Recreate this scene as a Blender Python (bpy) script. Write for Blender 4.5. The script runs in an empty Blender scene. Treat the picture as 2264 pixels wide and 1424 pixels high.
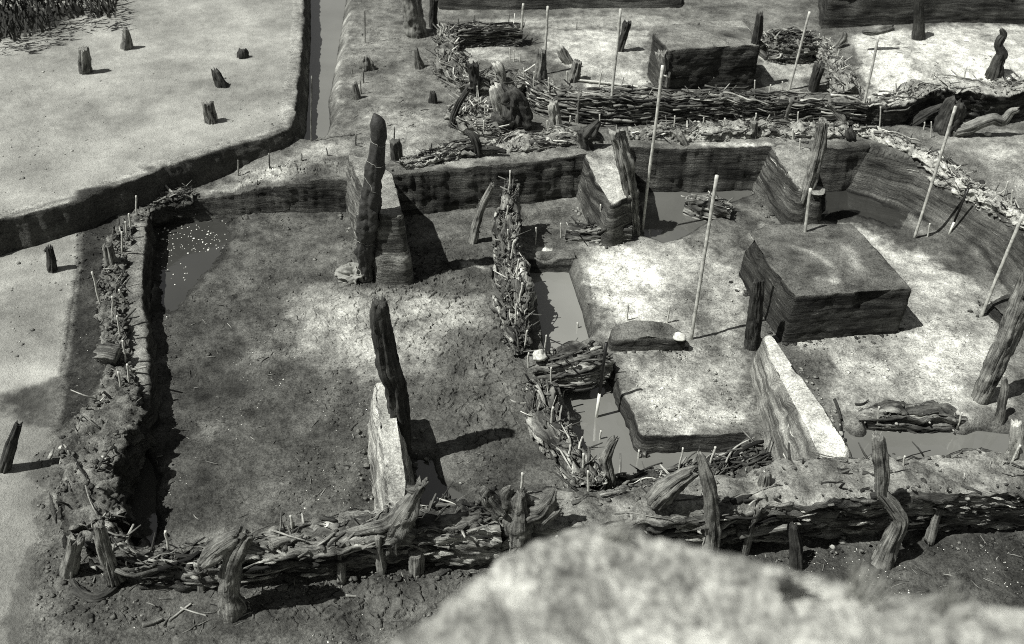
import bpy, math, random
import numpy as np
random.seed(7); RNG=np.random.default_rng(7)
scene=bpy.context.scene; COL=scene.collection
# ------------------------------------------------------------------ camera geometry (a pixel of the 2264x1424 photo -> a point in the dig)
F=2150.; CX,CY=1132.,712.; TH=math.radians(36.6); RO=math.radians(2.2); H=6.5
fw=np.array([0,math.cos(TH),-math.sin(TH)]); r0=np.array([1,0,0.]); u0=np.array([0,math.sin(TH),math.cos(TH)])
RV=math.cos(RO)*r0+math.sin(RO)*u0; UV=-math.sin(RO)*r0+math.cos(RO)*u0; CAM=np.array([0,0,H])
def ray(x,y): return fw+RV*((x-CX)/F)-UV*((y-CY)/F)
def P(x,y,z=0.): d=ray(x,y); return CAM+d*((z-H)/d[2])
def onY(x,y,yy): d=ray(x,y); return CAM+d*(yy/d[1])
def depth(p): return float((np.asarray(p)-CAM)@fw)
SUN_AZ=math.radians(24); SUN_EL=math.radians(57)
# ------------------------------------------------------------------ noise
def _h(ix,iy,iz,seed):
    n=(ix.astype(np.int64)*374761393+iy.astype(np.int64)*668265263+iz.astype(np.int64)*2147483647+seed*144665)&0xffffffff
    n=((n^(n>>13))*1274126177)&0xffffffff
    n=((n^(n>>16))*2246822519)&0xffffffff
    return ((n^(n>>15))&0xffffff)/16777215.
def vn3(x,y,z,seed=0):
    fx,fy,fz=np.floor(x),np.floor(y),np.floor(z); a,b,c=x-fx,y-fy,z-fz
    a=a*a*(3-2*a); b=b*b*(3-2*b); c=c*c*(3-2*c); r=0
    for i in (0,1):
        for j in (0,1):
            for k in (0,1):
                r=r+_h(fx+i,fy+j,fz+k,seed)*(a if i else 1-a)*(b if j else 1-b)*(c if k else 1-c)
    return r*2-1
def vn2(x,y,seed=0):
    fx,fy=np.floor(x),np.floor(y); a,b=x-fx,y-fy; a=a*a*(3-2*a); b=b*b*(3-2*b); z=np.zeros_like(fx)
    return (_h(fx,fy,z,seed)*(1-a)*(1-b)+_h(fx+1,fy,z,seed)*a*(1-b)+_h(fx,fy+1,z,seed)*(1-a)*b+_h(fx+1,fy+1,z,seed)*a*b)*2-1
def fbm2(x,y,o=4,seed=0,g=.5):
    r=0;amp=1;s=0
    for i in range(o):
        r=r+vn2(x*2.03**i+17.3*i,y*2.03**i-9.1*i,seed+i)*amp; s+=amp; amp*=g
    return r/s
def fbm3(x,y,z,o=3,seed=0,g=.5):
    r=0;amp=1;s=0
    for i in range(o):
        r=r+vn3(x*2.03**i+17.3*i,y*2.03**i-9.1*i,z*2.03**i+3.7*i,seed+i)*amp; s+=amp; amp*=g
    return r/s
def sm(t): t=np.clip(t,0,1); return t*t*(3-2*t)
# ------------------------------------------------------------------ tagging
def tag(o,label=None,cat=None,group=None,kind=None):
    if label: o['label']=label
    if cat: o['category']=cat
    if group: o['group']=group
    if kind: o['kind']=kind
    return o
def empty(name,loc):
    o=bpy.data.objects.new(name,None); o.location=loc; o.empty_display_size=.1; COL.objects.link(o); return o
class MB:
    def __init__(s): s.v=[]; s.f=[]; s.uv=[]; s.n=0; s.att={}
    def add(s,verts,faces,uvs=None,**att):
        verts=np.asarray(verts,float); b=s.n; s.v.append(verts); s.n+=len(verts)
        for i,f in enumerate(faces):
            s.f.append([k+b for k in f]); s.uv.append(uvs[i] if uvs is not None else [(0,0)]*len(f))
        for k in att: s.att.setdefault(k,[]).append((b,np.asarray(att[k],float)))
        return b
    def build(s,name,mat,parent=None,loc=None,smooth=True):
        V=np.concatenate(s.v) if s.v else np.zeros((0,3))
        if loc is None: loc=np.array([V[:,0].mean(),V[:,1].mean(),V[:,2].min()]) if parent is None else np.zeros(3)
        loc=np.asarray(loc,float)
        off=loc.copy()
        if parent is not None: off=off+np.array(parent.location if parent.parent is None else np.array(parent.location)+np.array(parent.parent.location))
        me=bpy.data.meshes.new(name); me.from_pydata((V-off).tolist(),[],s.f)
        l=me.uv_layers.new(name='UVMap'); l.data.foreach_set('uv',np.array([c for f in s.uv for c in f],float).ravel())
        for k,lst in s.att.items():
            a=np.zeros(len(V))
            for b,arr in lst: a[b:b+len(arr)]=arr
            me.attributes.new(k,'FLOAT','POINT').data.foreach_set('value',a)
        if smooth: me.polygons.foreach_set('use_smooth',[True]*len(me.polygons))
        me.materials.append(mat); me.validate(); me.update()
        o=bpy.data.objects.new(name,me); o.location=loc; COL.objects.link(o)
        if parent is not None: o.parent=parent
        return o
def resample(pts,step=None,n=None):
    pts=np.asarray(pts,float); d=np.r_[0,np.cumsum(np.linalg.norm(np.diff(pts[:,:3],axis=0),axis=1))]
    if n is None: n=max(2,int(d[-1]/step)+1)
    t=np.linspace(0,d[-1],n)
    # smooth (catmull-rom style) interpolation via cubic hermite on each channel
    m=np.gradient(pts,d,axis=0) if len(pts)>2 else np.repeat((pts[1:]-pts[:-1])/max(d[-1],1e-9),2,axis=0)
    i=np.clip(np.searchsorted(d,t,side='right')-1,0,len(d)-2); h=(d[i+1]-d[i])[:,None]; u=((t-d[i])[:,None])/h
    return (2*u**3-3*u**2+1)*pts[i]+(u**3-2*u**2+u)*h*m[i]+(-2*u**3+3*u**2)*pts[i+1]+(u**3-u**2)*h*m[i+1]
def resample_lin(pts,n):
    pts=np.asarray(pts,float); d=np.r_[0,np.cumsum(np.linalg.norm(np.diff(pts[:,:3],axis=0),axis=1))]; t=np.linspace(0,d[-1],n)
    q=np.stack([np.interp(t,d,pts[:,k]) for k in range(pts.shape[1])],-1)
    for _ in range(3): q[1:-1]=q[1:-1]*.5+(q[:-2]+q[2:])*.25
    return q
def tube(mb,path,rad,sides=6,rough=0.,groove=0.,jag=0.,flat=1.,rng=random,capb=True,tone=1.):
    path=np.asarray(path,float); rad=np.asarray(rad,float); n=len(path)
    T=np.gradient(path,axis=0); T/=np.linalg.norm(T,axis=1)[:,None]+1e-9
    ref=np.array([0,0,1.]) if abs(T[0][2])<.8 else np.array([0,1.,0])
    A=np.cross(T,ref); A/=np.linalg.norm(A,axis=1)[:,None]+1e-9; B=np.cross(T,A)
    s=np.r_[0,np.cumsum(np.linalg.norm(np.diff(path,axis=0),axis=1))]
    th=np.linspace(0,2*math.pi,sides,endpoint=False)
    rr=np.repeat(rad[:,None],sides,1)
    if groove or rough:
        ph=rng.random()*6; g=0
        for k in (2,3,5,7,9):
            if k*2>sides: break
            g=g+np.cos(k*th[None,:]+ph*k+np.sin(s[:,None]*(1.5+k*.3)+ph)*.9)*(.5 if k<4 else .8)
        rr=rr*(1+groove*g*.15)
        cs=np.cos(th)[None,:]+0*s[:,None]; sn=np.sin(th)[None,:]+0*s[:,None]; sz=s[:,None]+0*cs
        cr=np.abs(fbm3(cs*3.4+ph,sn*3.4,sz*1.6,3,int(ph*50)+1)); rr=rr*(1-groove*.75*np.clip(1-cr/.16,0,1)**.8)
        rr=rr*(1+rough*fbm3(cs*1.6+ph*3,sn*1.6,sz*9,4,int(ph*50),.6))
    V=path[:,None,:]+(A[:,None,:]*np.cos(th)[None,:,None]+B[:,None,:]*np.sin(th)[None,:,None]*flat)*rr[...,None]
    if jag:
        jj=np.array([rng.uniform(-1,.6) for _ in range(sides)])*jag
        jj=(jj+np.roll(jj,1))*.5+jj*.5
        V[-1]+=T[-1][None,:]*jj[:,None]; V[-2]+=T[-2][None,:]*jj[:,None]*.4
    verts=list(V.reshape(-1,3)); F_=[];U=[]
    circ=2*math.pi*rad.mean(); off=rng.random()*20
    for i in range(n-1):
        for j in range(sides):
            k=(j+1)%sides
            F_.append((i*sides+j,i*sides+k,(i+1)*sides+k,(i+1)*sides+j))
            a,b=j/sides*circ+off,(j+1)/sides*circ+off
            U.append(((s[i]+off,a),(s[i]+off,b),(s[i+1]+off,b),(s[i+1]+off,a)))
    c=len(verts); verts.append(path[-1]-T[-1]*(jag*.8)); 
    for j in range(sides):
        k=(j+1)%sides; F_.append(((n-1)*sides+j,(n-1)*sides+k,c)); U.append(((off,off),(off+.02,off),(off,off+.02)))
    if capb:
        c=len(verts); verts.append(path[0])
        for j in range(sides):
            k=(j+1)%sides; F_.append((k,j,c)); U.append(((off,off),(off+.02,off),(off,off+.02)))
    mb.add(verts,F_,U,tone=np.full(len(verts),float(tone)))
# ------------------------------------------------------------------ materials (the photograph is black and white: every tone is a warm grey)
TINT=(1.,1.012,.925)
def newmat(name,rough=.92,spec=.25):
    m=bpy.data.materials.new(name); m.use_nodes=True; nt=m.node_tree; b=nt.nodes['Principled BSDF']
    b.inputs['Roughness'].default_value=rough; b.inputs['Specular IOR Level'].default_value=spec
    return m,nt,b
class N:
    def __init__(s,nt): s.nt=nt
    def node(s,t,**k):
        n=s.nt.nodes.new(t)
        for a,v in k.items(): setattr(n,a,v)
        return n
    def link(s,a,b): s.nt.links.new(a,b)
    def math(s,op,a,b=None,c=None,clamp=False):
        n=s.node('ShaderNodeMath',operation=op); n.use_clamp=clamp
        for i,x in enumerate((a,b,c)):
            if x is None: continue
            if isinstance(x,(int,float)): n.inputs[i].default_value=x
            else: s.link(x,n.inputs[i])
        return n.outputs[0]
    def noise(s,vec,scale,detail=4,rough=.55,dist=0.):
        n=s.node('ShaderNodeTexNoise'); n.inputs['Scale'].default_value=scale; n.inputs['Detail'].default_value=detail; n.inputs['Roughness'].default_value=rough; n.inputs['Distortion'].default_value=dist
        s.link(vec,n.inputs['Vector']); return n.outputs['Fac']
    def mapr(s,x,a,b,c,d):
        n=s.node('ShaderNodeMapRange'); n.clamp=True; s.link(x,n.inputs[0])
        for i,v in enumerate((a,b,c,d)): n.inputs[i+1].default_value=v
        return n.outputs[0]
    def mix(s,f,a,b):
        n=s.node('ShaderNodeMix'); n.data_type='FLOAT'
        for i,x in ((0,f),(2,a),(3,b)):
            if isinstance(x,(int,float)): n.inputs[i].default_value=x
            else: s.link(x,n.inputs[i])
        return n.outputs[0]
    def scalev(s,vec,sc):
        n=s.node('ShaderNodeMapping'); n.inputs['Scale'].default_value=sc; s.link(vec,n.inputs['Vector']); return n.outputs[0]
    def tint(s,val,b):
        n=s.node('ShaderNodeVectorMath',operation='SCALE'); n.inputs[0].default_value=TINT; s.link(val,n.inputs['Scale']); s.link(n.outputs[0],b.inputs['Base Color'])
    def bump(s,h,b,dist,strength=1.,prev=None):
        n=s.node('ShaderNodeBump'); n.inputs['Distance'].default_value=dist; n.inputs['Strength'].default_value=strength; s.link(h,n.inputs['Height'])
        if prev is not None: s.link(prev,n.inputs['Normal'])
        s.link(n.outputs[0],b.inputs['Normal']); return n.outputs[0]
def soil_mat():
    m,nt,b=newmat('soil',.95,.15); n=N(nt)
    geo=n.node('ShaderNodeNewGeometry').outputs['Position']
    alb=n.node('ShaderNodeAttribute',attribute_name='alb').outputs['Fac']
    st=n.node('ShaderNodeAttribute',attribute_name='strat').outputs['Fac']
    n1=n.noise(geo,2.3,6,.6); n2=n.noise(geo,11,6,.68,.4); n3=n.noise(geo,48,5,.7); n4=n.noise(geo,150,3,.6)
    mot=n.math('ADD',n.math('MULTIPLY',n1,.6),n.math('ADD',n.math('MULTIPLY',n2,1.0),n.math('MULTIPLY',n3,1.6)))
    mot=n.mapr(mot,1.22,2.02,.28,1.75)
    cal=n.node('ShaderNodeAttribute',attribute_name='calm').outputs['Fac']; mot=n.mix(cal,mot,n.math('ADD',n.math('MULTIPLY',mot,.35),.62))
    fleck=n.mapr(n4,.63,.74,0.,.5)
    top=n.math('ADD',n.math('MULTIPLY',alb,mot),n.math('MULTIPLY',fleck,n.math('MULTIPLY',n.math('ADD',alb,.10),n.math('MULTIPLY',n.mapr(n2,.45,.65,0.,1.),n.math('SUBTRACT',1.,cal)))))
    # section faces: thin level layers of dark soil with pale lenses
    wp=n.node('ShaderNodeVectorMath',operation='MULTIPLY_ADD'); wn=n.node('ShaderNodeTexNoise'); wn.inputs['Scale'].default_value=2.2; wn.inputs['Detail'].default_value=3; n.link(geo,wn.inputs['Vector']); n.link(wn.outputs['Color'],wp.inputs[0]); wp.inputs[1].default_value=(.1,.1,.08); n.link(geo,wp.inputs[2]); gw=wp.outputs[0]
    lay=n.scalev(gw,(1.1,1.1,13)); l1=n.noise(lay,1.,6,.62,.9); lay2=n.scalev(gw,(2.4,2.4,38)); l2=n.noise(lay2,1.,5,.65,.8)
    lv=n.math('ADD',n.mapr(l1,.38,.66,.018,.088),n.math('MULTIPLY',n.mapr(l2,.63,.72,0.,.40),n.mapr(n1,.46,.60,0.,1.)))
    lv=n.math('MULTIPLY',lv,n.math('MULTIPLY',n.mapr(n3,.3,.7,.5,1.5),n.mapr(n1,.35,.65,.55,1.5)))
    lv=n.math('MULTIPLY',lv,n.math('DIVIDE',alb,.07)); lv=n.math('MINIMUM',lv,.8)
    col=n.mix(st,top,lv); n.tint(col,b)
    hb=n.math('ADD',n.math('MULTIPLY',n2,.3),n.math('ADD',n.math('MULTIPLY',n3,.6),n.math('MULTIPLY',n4,.25)))
    hb=n.math('ADD',hb,n.math('MULTIPLY',st,n.math('MULTIPLY',l2,.9)))
    n.bump(hb,b,.035,1.)
    return m
def wood_mat(name,lo,hi,bump=.012,rough=.85):
    m,nt,b=newmat(name,rough,.2); n=N(nt)
    uv=n.node('ShaderNodeUVMap',uv_map='UVMap').outputs[0]; geo=n.node('ShaderNodeNewGeometry').outputs['Position']
    g=n.noise(n.scalev(uv,(3.,75,1)),1.,5,.62,.6); g2=n.noise(n.scalev(uv,(9.,190,1)),1.,3,.6); big=n.noise(geo,5,4,.6); fine=n.noise(geo,70,3,.6)
    x=n.math('ADD',n.math('MULTIPLY',g,.55),n.math('ADD',n.math('MULTIPLY',g2,.25),n.math('ADD',n.math('MULTIPLY',big,.5),n.math('MULTIPLY',fine,.15))))
    x=n.mapr(x,.54,.88,0,1); x=n.math('POWER',x,1.5)
    tn=n.node('ShaderNodeAttribute',attribute_name='tone').outputs['Fac']
    n.tint(n.math('MULTIPLY',n.mapr(x,0,1,lo,hi),tn),b)
    n.bump(n.math('ADD',n.math('MULTIPLY',g,.8),n.math('ADD',n.math('MULTIPLY',g2,.3),n.math('MULTIPLY',fine,.25))),b,bump,1.)
    return m
def plain_mat(name,val,var=.15,rough=.6,spec=.3,scale=30,bump=.002):
    m,nt,b=newmat(name,rough,spec); n=N(nt); geo=n.node('ShaderNodeNewGeometry').outputs['Position']
    x=n.noise(geo,scale,4,.6); n.tint(n.mapr(x,.3,.7,val*(1-var),val*(1+var)),b); n.bump(x,b,bump,.8); return m
def water_mat(name,val,rough=.04):
    m,nt,b=newmat(name,rough,.5); b.inputs['IOR'].default_value=2.0; n=N(nt); geo=n.node('ShaderNodeNewGeometry').outputs['Position']
    x=n.noise(geo,1.2,3,.5); n.tint(n.mapr(x,.3,.7,val*.88,val*1.12),b); n.bump(n.noise(geo,18,3,.5),b,.0012,.5); return m
def stone_mat(): 
    return plain_mat('stone',.55,.35,.85,.2,25,.01)
SOIL=soil_mat()
WD=wood_mat('dark_wood',.008,.10); WM=wood_mat('brown_wood',.014,.38); WL=wood_mat('bleached_wood',.05,.62); BARK=wood_mat('bark',.010,.34,.022)
PALE=plain_mat('pale_cane',.48,.35,.6,.3,60); POLE=plain_mat('pole_paint',.44,.45,.6,.3,18); BLK=plain_mat('black_paint',.012,.3,.4,.4,40); WHT=plain_mat('white_paint',.78,.08,.5,.4,40)
STONE=stone_mat()
# ------------------------------------------------------------------ the terrain: excavated pits cut into one sheet
CTRL=[(0,520,.22),(170,495,.26),(260,460,.28),(335,455,.2),(400,400,.32),(420,440,.22),(505,425,.26),(607,400,.36),(640,350,.42),(700,350,.46),(765,385,.46),(690,312,.46),(870,380,.6),(1000,368,.6),(1150,352,.6),(1290,340,.6),(900,250,.55),(900,60,.5),
(1290,320,.62),(1400,315,.6),(1540,318,.6),(1700,318,.6),(1856,328,.62),(1925,318,.62),(1540,272,.62),(1800,275,.62),(1250,290,.6),(1990,300,.62),(2110,350,.6),(2200,420,.55),(2264,470,.5),(2264,330,.6),
(1300,258,.4),(1600,262,.4),(1850,250,.4),(2000,245,.35),(2200,240,.45),(1300,110,.6),(1600,120,.55),(1100,100,.55),(1800,150,.55),(2000,110,.66),(2200,110,.66),(1100,240,.5),(1500,40,.6),(2000,40,.68),(300,200,.3),
(0,900,.22),(60,640,.24),(120,700,.25),(200,620,.25),(230,800,.25),(60,1200,.22),(100,1390,.18),(200,1050,.25),(250,1300,.16),(400,1380,.1),(800,1350,.05),(900,1260,.08),(1500,1260,0.),(1800,1250,-.1),(2000,1230,-.12),(2264,1260,-.12),(1200,1200,.05),(2264,1180,-.05)]
_C=np.array([list(P(*c)[:2])+[c[2]] for c in CTRL])
def base_z(x,y):
    num=0;den=0
    for cx,cy,cz in _C:
        w=1./(((x-cx)**2+(y-cy)**2+.02)**1.6); num=num+w*cz; den=den+w
    return num/den
WS=.11
class Poly:
    def __init__(s,pts,floor,w=.05,widths=None,raise_=False,strat=False):
        q=[P(*p) for p in pts]; s.p=np.array([a[:2] for a in q]); s.q=np.array(q); s.floor=floor; n=len(q)
        s.w=np.full(n,w); s.raise_=raise_; s.strat=strat
        if widths:
            for k,v in widths.items(): s.w[k]=v
        s.steep=(s.w<.135); s.lo=s.p.min(0)-.15; s.hi=s.p.max(0)+.15
        s.area=.5*np.sum(s.p[:,0]*np.roll(s.p[:,1],-1)-np.roll(s.p[:,0],-1)*s.p[:,1])
    def t(s,x,y,cut=False):
        """0 at the rim and outside, 1 on the floor; steep rims of a cut fall just outside the outline, where a face sheet hides the step"""
        ins=np.zeros(x.shape,bool); tm=np.full(x.shape,9.); dn=np.full(x.shape,9.); sn=np.zeros(x.shape,bool); n=len(s.p)
        for i in range(n):
            a=s.p[i]; b=s.p[(i+1)%n]; ab=b-a
            c=((a[1]>y)!=(b[1]>y))
            with np.errstate(divide='ignore',invalid='ignore'): xi=(b[0]-a[0])*(y-a[1])/(b[1]-a[1])+a[0]
            ins^=c&(x<xi)
            u=np.clip(((x-a[0])*ab[0]+(y-a[1])*ab[1])/(ab@ab+1e-12),0,1)
            d=np.hypot(x-a[0]-u*ab[0],y-a[1]-u*ab[1])
            if cut and s.steep[i] and not s.raise_: tm=np.minimum(tm,(d+WS)/WS)
            elif cut and s.raise_: tm=np.minimum(tm,d/WS)
            else: tm=np.minimum(tm,d/s.w[i])
            if cut: cl=d<dn; dn=np.where(cl,d,dn); sn=np.where(cl,s.steep[i],sn)
        if cut and not s.raise_: return np.where(ins,tm,np.where(sn,np.clip(1-dn/WS,0,1),0.))
        return np.where(ins,tm,0.)
PLATEAU=Poly([(-900,640,.64),(-300,580,.64),(0,487,.64),(100,462,.64),(180,440,.64),(240,415,.64),(330,388,.64),(348,376,.64),(365,366,.64),(450,345,.64),(510,325,.64),(560,312,.64),(610,300,.64),(640,284,.64),(653,255,.64),(660,200,.64),(668,120,.64),(672,60,.64),(673,0,.64),(676,-120,.64),(690,-400,.64),(-1500,-400,.64)],.64,.05,raise_=True)
CHANNEL=Poly([(640,292,.45),(655,306,.45),(690,312,.45),(738,296,.45),(755,255,.45),(752,200,.45),(765,120,.45),(780,30,.45),(795,-100,.45),(830,-350,.45),(690,-350,.45),(672,-100,.45),(668,60,.45),(662,180,.45),(655,260,.45)],.14,.06,{0:.2,1:.2,2:.2,3:.3,4:.3,5:.3,6:.3,7:.3,8:.3,9:.2,10:.2,11:.2,12:.2,13:.2,14:.2})
HOUSE_RIM=[(335,470,.14),(420,450,.2),(505,438,.24),(607,414,.35),(765,394,.45),(870,384,.6),(1000,372,.6),(1150,358,.6),(1290,345,.6),(1400,324,.6),(1540,326,.6),(1700,325,.6),(1856,334,.6),(1925,326,.62),
(2055,352,.62),(2140,402,.6),(2225,460,.55),(2290,520,.5),(2400,640,.45),(2500,800,.4),(2480,985,.4),(2250,1000,.5),(2100,1003,.5),(1880,1010,.5),(1700,1035,.5),(1540,1062,.5),(1450,1075,.5),(1350,1082,.5),(1240,1095,.5),(1100,1112,.5),(1000,1128,.5),(900,1140,.5),(760,1152,.45),(640,1175,.45),(520,1190,.42),(400,1203,.4),(300,1200,.4),
(262,1130,.42),(240,1060,.45),(240,990,.45),(275,925,.42),(330,885,.32),(332,830,.28),(328,770,.26),(320,700,.26),(316,640,.25),(322,560,.22),(328,500,.18)]
HOUSE=Poly(HOUSE_RIM,0.,.05,{13:.30,14:.42,15:.45,16:.45,17:.45,18:.4},strat=True)
PITS=[Poly([(1160,572,0),(1272,570,0),(1300,650,0),(1326,738,0),(1200,782,0),(1192,690,0),(1172,620,0)],-.36,.05,{1:.14,2:.14}),
 Poly([(1222,815,0),(1345,785,0),(1382,880,0),(1420,966,0),(1540,963,0),(1662,957,0),(1590,1005,0),(1535,1046,0),(1400,1050,0),(1330,1040,0),(1285,980,0),(1250,900,0)],-.36,.05,{1:.12,2:.12}),
 Poly([(1848,885,0),(1900,930,0),(2000,925,0),(2130,925,0),(2160,912,0),(2230,920,0),(2290,930,0),(2400,950,0),(2400,1030,0),(1860,1040,0)],-.32,.06,{0:.25,3:.25,4:.3,5:.3,9:.2}),
 Poly([(1148,478,0),(1255,468,0),(1245,525,0),(1210,545,0),(1158,538,0)],-.13,.1),
 Poly([(236,935,0),(300,910,0),(360,985,0),(385,1040,0),(388,1130,0),(380,1215,0),(300,1230,0),(236,1130,0)],-.16,.3),
 Poly([(300,460,0),(420,455,0),(545,460,0),(550,520,0),(525,590,0),(455,640,0),(430,700,0),(325,720,0),(300,560,0)],-.12,.6),
 Poly([(885,985,0),(975,990,0),(1000,1040,0),(1070,1075,0),(1075,1140,0),(930,1150,0),(900,1150,0)],-.10,.25),
 Poly([(1390,398,0),(1700,398,0),(1712,420,0),(1640,445,0),(1600,480,0),(1545,525,0),(1470,545,0),(1400,520,0)],-.12,.3),
 Poly([(1810,402,0),(1920,402,0),(2000,470,0),(1990,520,0),(1880,470,0),(1810,490,0)],-.04,.3)]
def tz(x,y):
    """smooth height of the dug surface"""
    x=np.asarray(x,float); y=np.asarray(y,float)
    z=base_z(x,y); st=np.zeros(x.shape)
    hm=None
    def cut(poly,z,st,lim=None):
        m=(x>poly.lo[0])&(x<poly.hi[0])&(y>poly.lo[1])&(y<poly.hi[1])
        if not m.any(): return z,st
        t=poly.t(x[m],y[m],True)
        if lim is not None: t=np.minimum(t,lim[m])
        t=sm(t); fl=poly.floor
        if poly.strat: st[m]=np.maximum(st[m],np.where((t>0.02)&(t<.98),1.,0.))
        z[m]=z[m]*(1-t)+fl*t
        return z,st
    z,st=cut(PLATEAU,z,st); z,st=cut(CHANNEL,z,st); z,st=cut(HOUSE,z,st)
    hm=np.zeros(x.shape); m=(x>HOUSE.lo[0])&(x<HOUSE.hi[0])&(y>HOUSE.lo[1])&(y<HOUSE.hi[1])
    if m.any(): hm[m]=HOUSE.t(x[m],y[m],True)
    for p in PITS: z,st=cut(p,z,st,hm)
    return z,st
SOLIDS=[]   # (poly plan, top z) of balks and walls: used only to seat things on them
def inpoly(p,x,y):
    ins=np.zeros(x.shape,bool)
    for i in range(len(p)):
        a=p[i];b=p[(i+1)%len(p)]; c=((a[1]>y)!=(b[1]>y))
        with np.errstate(divide='ignore',invalid='ignore'): ins^=c&(x<(b[0]-a[0])*(y-a[1])/(b[1]-a[1])+a[0])
    return ins
def zsurf(x,y):
    z,_=tz(x,y)
    for p,top in SOLIDS:
        m=inpoly(p,x,y); z=np.where(m,np.maximum(z,top),z)
    return z
def hit(px,py):
    """first point of the dig seen through a pixel of the photograph"""
    a=P(px,py,2.2); b=P(px,py,-.45); t=np.linspace(0,1,500); q=a+(b-a)*t[:,None]
    z=zsurf(q[:,0],q[:,1]); k=int(np.argmax(q[:,2]<=z))
    return q[k]
def ztop(x,y): return float(zsurf(np.array([x]),np.array([y]))[0])
# tone of the bare soil by region: (outline in the photo, level, albedo, feather in metres)
PATCH=[([(-900,640),(0,487),(348,376),(640,284),(660,200),(673,0),(690,-400),(-1500,-400)],.64,.33,.05),
([(-200,610),(5,553),(180,498),(172,600),(150,720),(138,830),(60,860),(-200,900)],.25,.34,.06),
([(-200,900),(60,850),(100,900),(120,980),(100,1100),(62,1400),(40,1700),(-300,1700)],.22,.26,.1),
([(-50,890),(40,850),(130,830),(135,950),(20,960)],.22,.06,.25),
([(182,480),(270,470),(240,640),(240,820),(200,900),(130,960),(140,830),(155,720),(172,600)],.25,.045,.06),
([(380,415),(500,360),(690,308),(780,290),(790,330),(620,395),(480,425)],.52,.36,.25),
([(775,20),(990,20),(985,140),(1000,280),(860,360),(770,330),(750,260)],.55,.19,.3),
([(790,230),(960,235),(990,330),(880,370),(780,310)],.55,.30,.4),
([(740,20),(782,20),(765,150),(760,240),(735,285),(730,180)],.5,.34,.15),
([(860,380),(1000,330),(1290,320),(1290,345),(1000,375)],.6,.24,.2),
([(316,470),(1130,440),(1180,800),(1260,960),(1300,1090),(880,1150),(300,1210),(236,1000),(325,880)],0,.10,.1),
([(330,620),(560,640),(600,900),(400,980),(330,900)],0,.062,.4),
([(600,640),(800,620),(1100,640),(1110,790),(900,850),(620,820)],0,.36,.45),
([(540,700),(640,720),(640,800),(560,800)],0,.22,.3),
([(880,780),(960,780),(1000,830),(900,850)],0,.24,.3),
([(1000,570),(1070,575),(1075,610),(1015,600)],0,.55,.15),
([(430,920),(560,920),(540,960),(430,975)],0,.2,.2),
([(930,700),(1110,700),(1200,880),(1020,960)],0,.14,.4),
([(1150,530),(1240,520),(1240,548),(1155,555)],0,.62,.08),
([(1160,555),(1265,545),(1270,575),(1160,578)],0,.2,.05),
([(1270,530),(1400,525),(1560,540),(1650,600),(1660,960),(1420,966),(1345,785),(1330,700),(1290,600)],0,.33,.15),
([(1285,535),(1380,525),(1470,560),(1500,640),(1490,712),(1340,716),(1290,620)],0,.78,.28),
([(1272,560),(1296,560),(1335,700),(1322,740),(1300,650)],0,.30,.05),
([(1345,785),(1365,785),(1440,960),(1418,966)],0,.22,.05),
([(1370,780),(1440,770),(1500,800),(1640,930),(1640,955),(1430,962),(1380,860)],0,.46,.2),
([(1510,620),(1640,740),(1640,860),(1560,800),(1500,740)],0,.15,.25),
([(1400,400),(1720,400),(1760,490),(1660,520),(1540,530),(1400,520)],0,.11,.2),
([(1590,455),(1740,430),(1750,490),(1660,500)],0,.26,.25),
([(1800,400),(1930,400),(2020,500),(2020,560),(1900,540),(1780,510)],0,.055,.2),
([(1640,500),(1800,480),(1960,500),(2250,680),(2264,900),(2130,930),(1880,930),(1740,760)],0,.36,.2),
([(1960,560),(2080,570),(2150,640),(2100,690),(2040,660),(1990,620)],0,.47,.25),
([(1900,490),(2130,515),(2180,600),(2080,570),(1960,550)],0,.09,.2),
([(1860,800),(2030,690),(2160,760),(2140,880),(2000,905),(1880,890)],0,.52,.25),
([(1740,770),(1850,760),(1860,860),(1830,870),(1780,800)],0,.10,.2),
([(2110,650),(2264,680),(2264,760),(2200,730)],0,.10,.2),
([(1000,85),(1150,85),(1170,140),(1010,140)],.55,.34,.15),
([(1165,60),(1440,60),(1440,190),(1330,200),(1250,150)],.6,.42,.15),
([(1000,30),(1400,25),(1600,60),(1150,62)],.6,.30,.2),
([(1675,110),(1790,110),(1790,195),(1690,195)],.55,.36,.1),
([(1790,70),(1850,70),(1930,190),(1800,200)],.6,.20,.15),
([(1870,70),(2264,50),(2400,170),(2100,180),(1930,190)],.66,.56,.2),
([(2060,300),(2264,260),(2350,420),(2230,430)],.6,.24,.2),
([(278,500),(332,488),(320,650),(334,780),(334,885),(290,890),(285,700)],.26,.24,.06),
([(1540,985),(1680,985),(1700,1060),(1560,1070)],-.1,.07,.12),
([(2130,330),(2264,310),(2264,370),(2180,360)],.6,.38,.25),
([(1380,286),(1900,276),(1930,320),(1700,322),(1400,322)],.6,.24,.15),
([(1550,312),(1700,308),(1700,324),(1550,326)],.6,.42,.08),
([(150,1240),(900,1200),(1200,1180),(1000,1400),(100,1500)],.1,.085,.3),
([(700,1330),(1000,1260),(960,1420),(700,1450)],.1,.13,.3),
([(90,1060),(240,1200),(150,1330),(80,1300)],.2,.12,.3),
([(1500,1190),(2264,1130),(2400,1500),(1500,1400)],-.1,.075,.2),
([(0,10),(250,5),(180,60),(60,90),(-200,120),(-200,10)],.64,.035,.5),
([(1830,10),(2400,0),(2400,62),(2180,58),(1880,68)],.66,.12,.4)]
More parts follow.
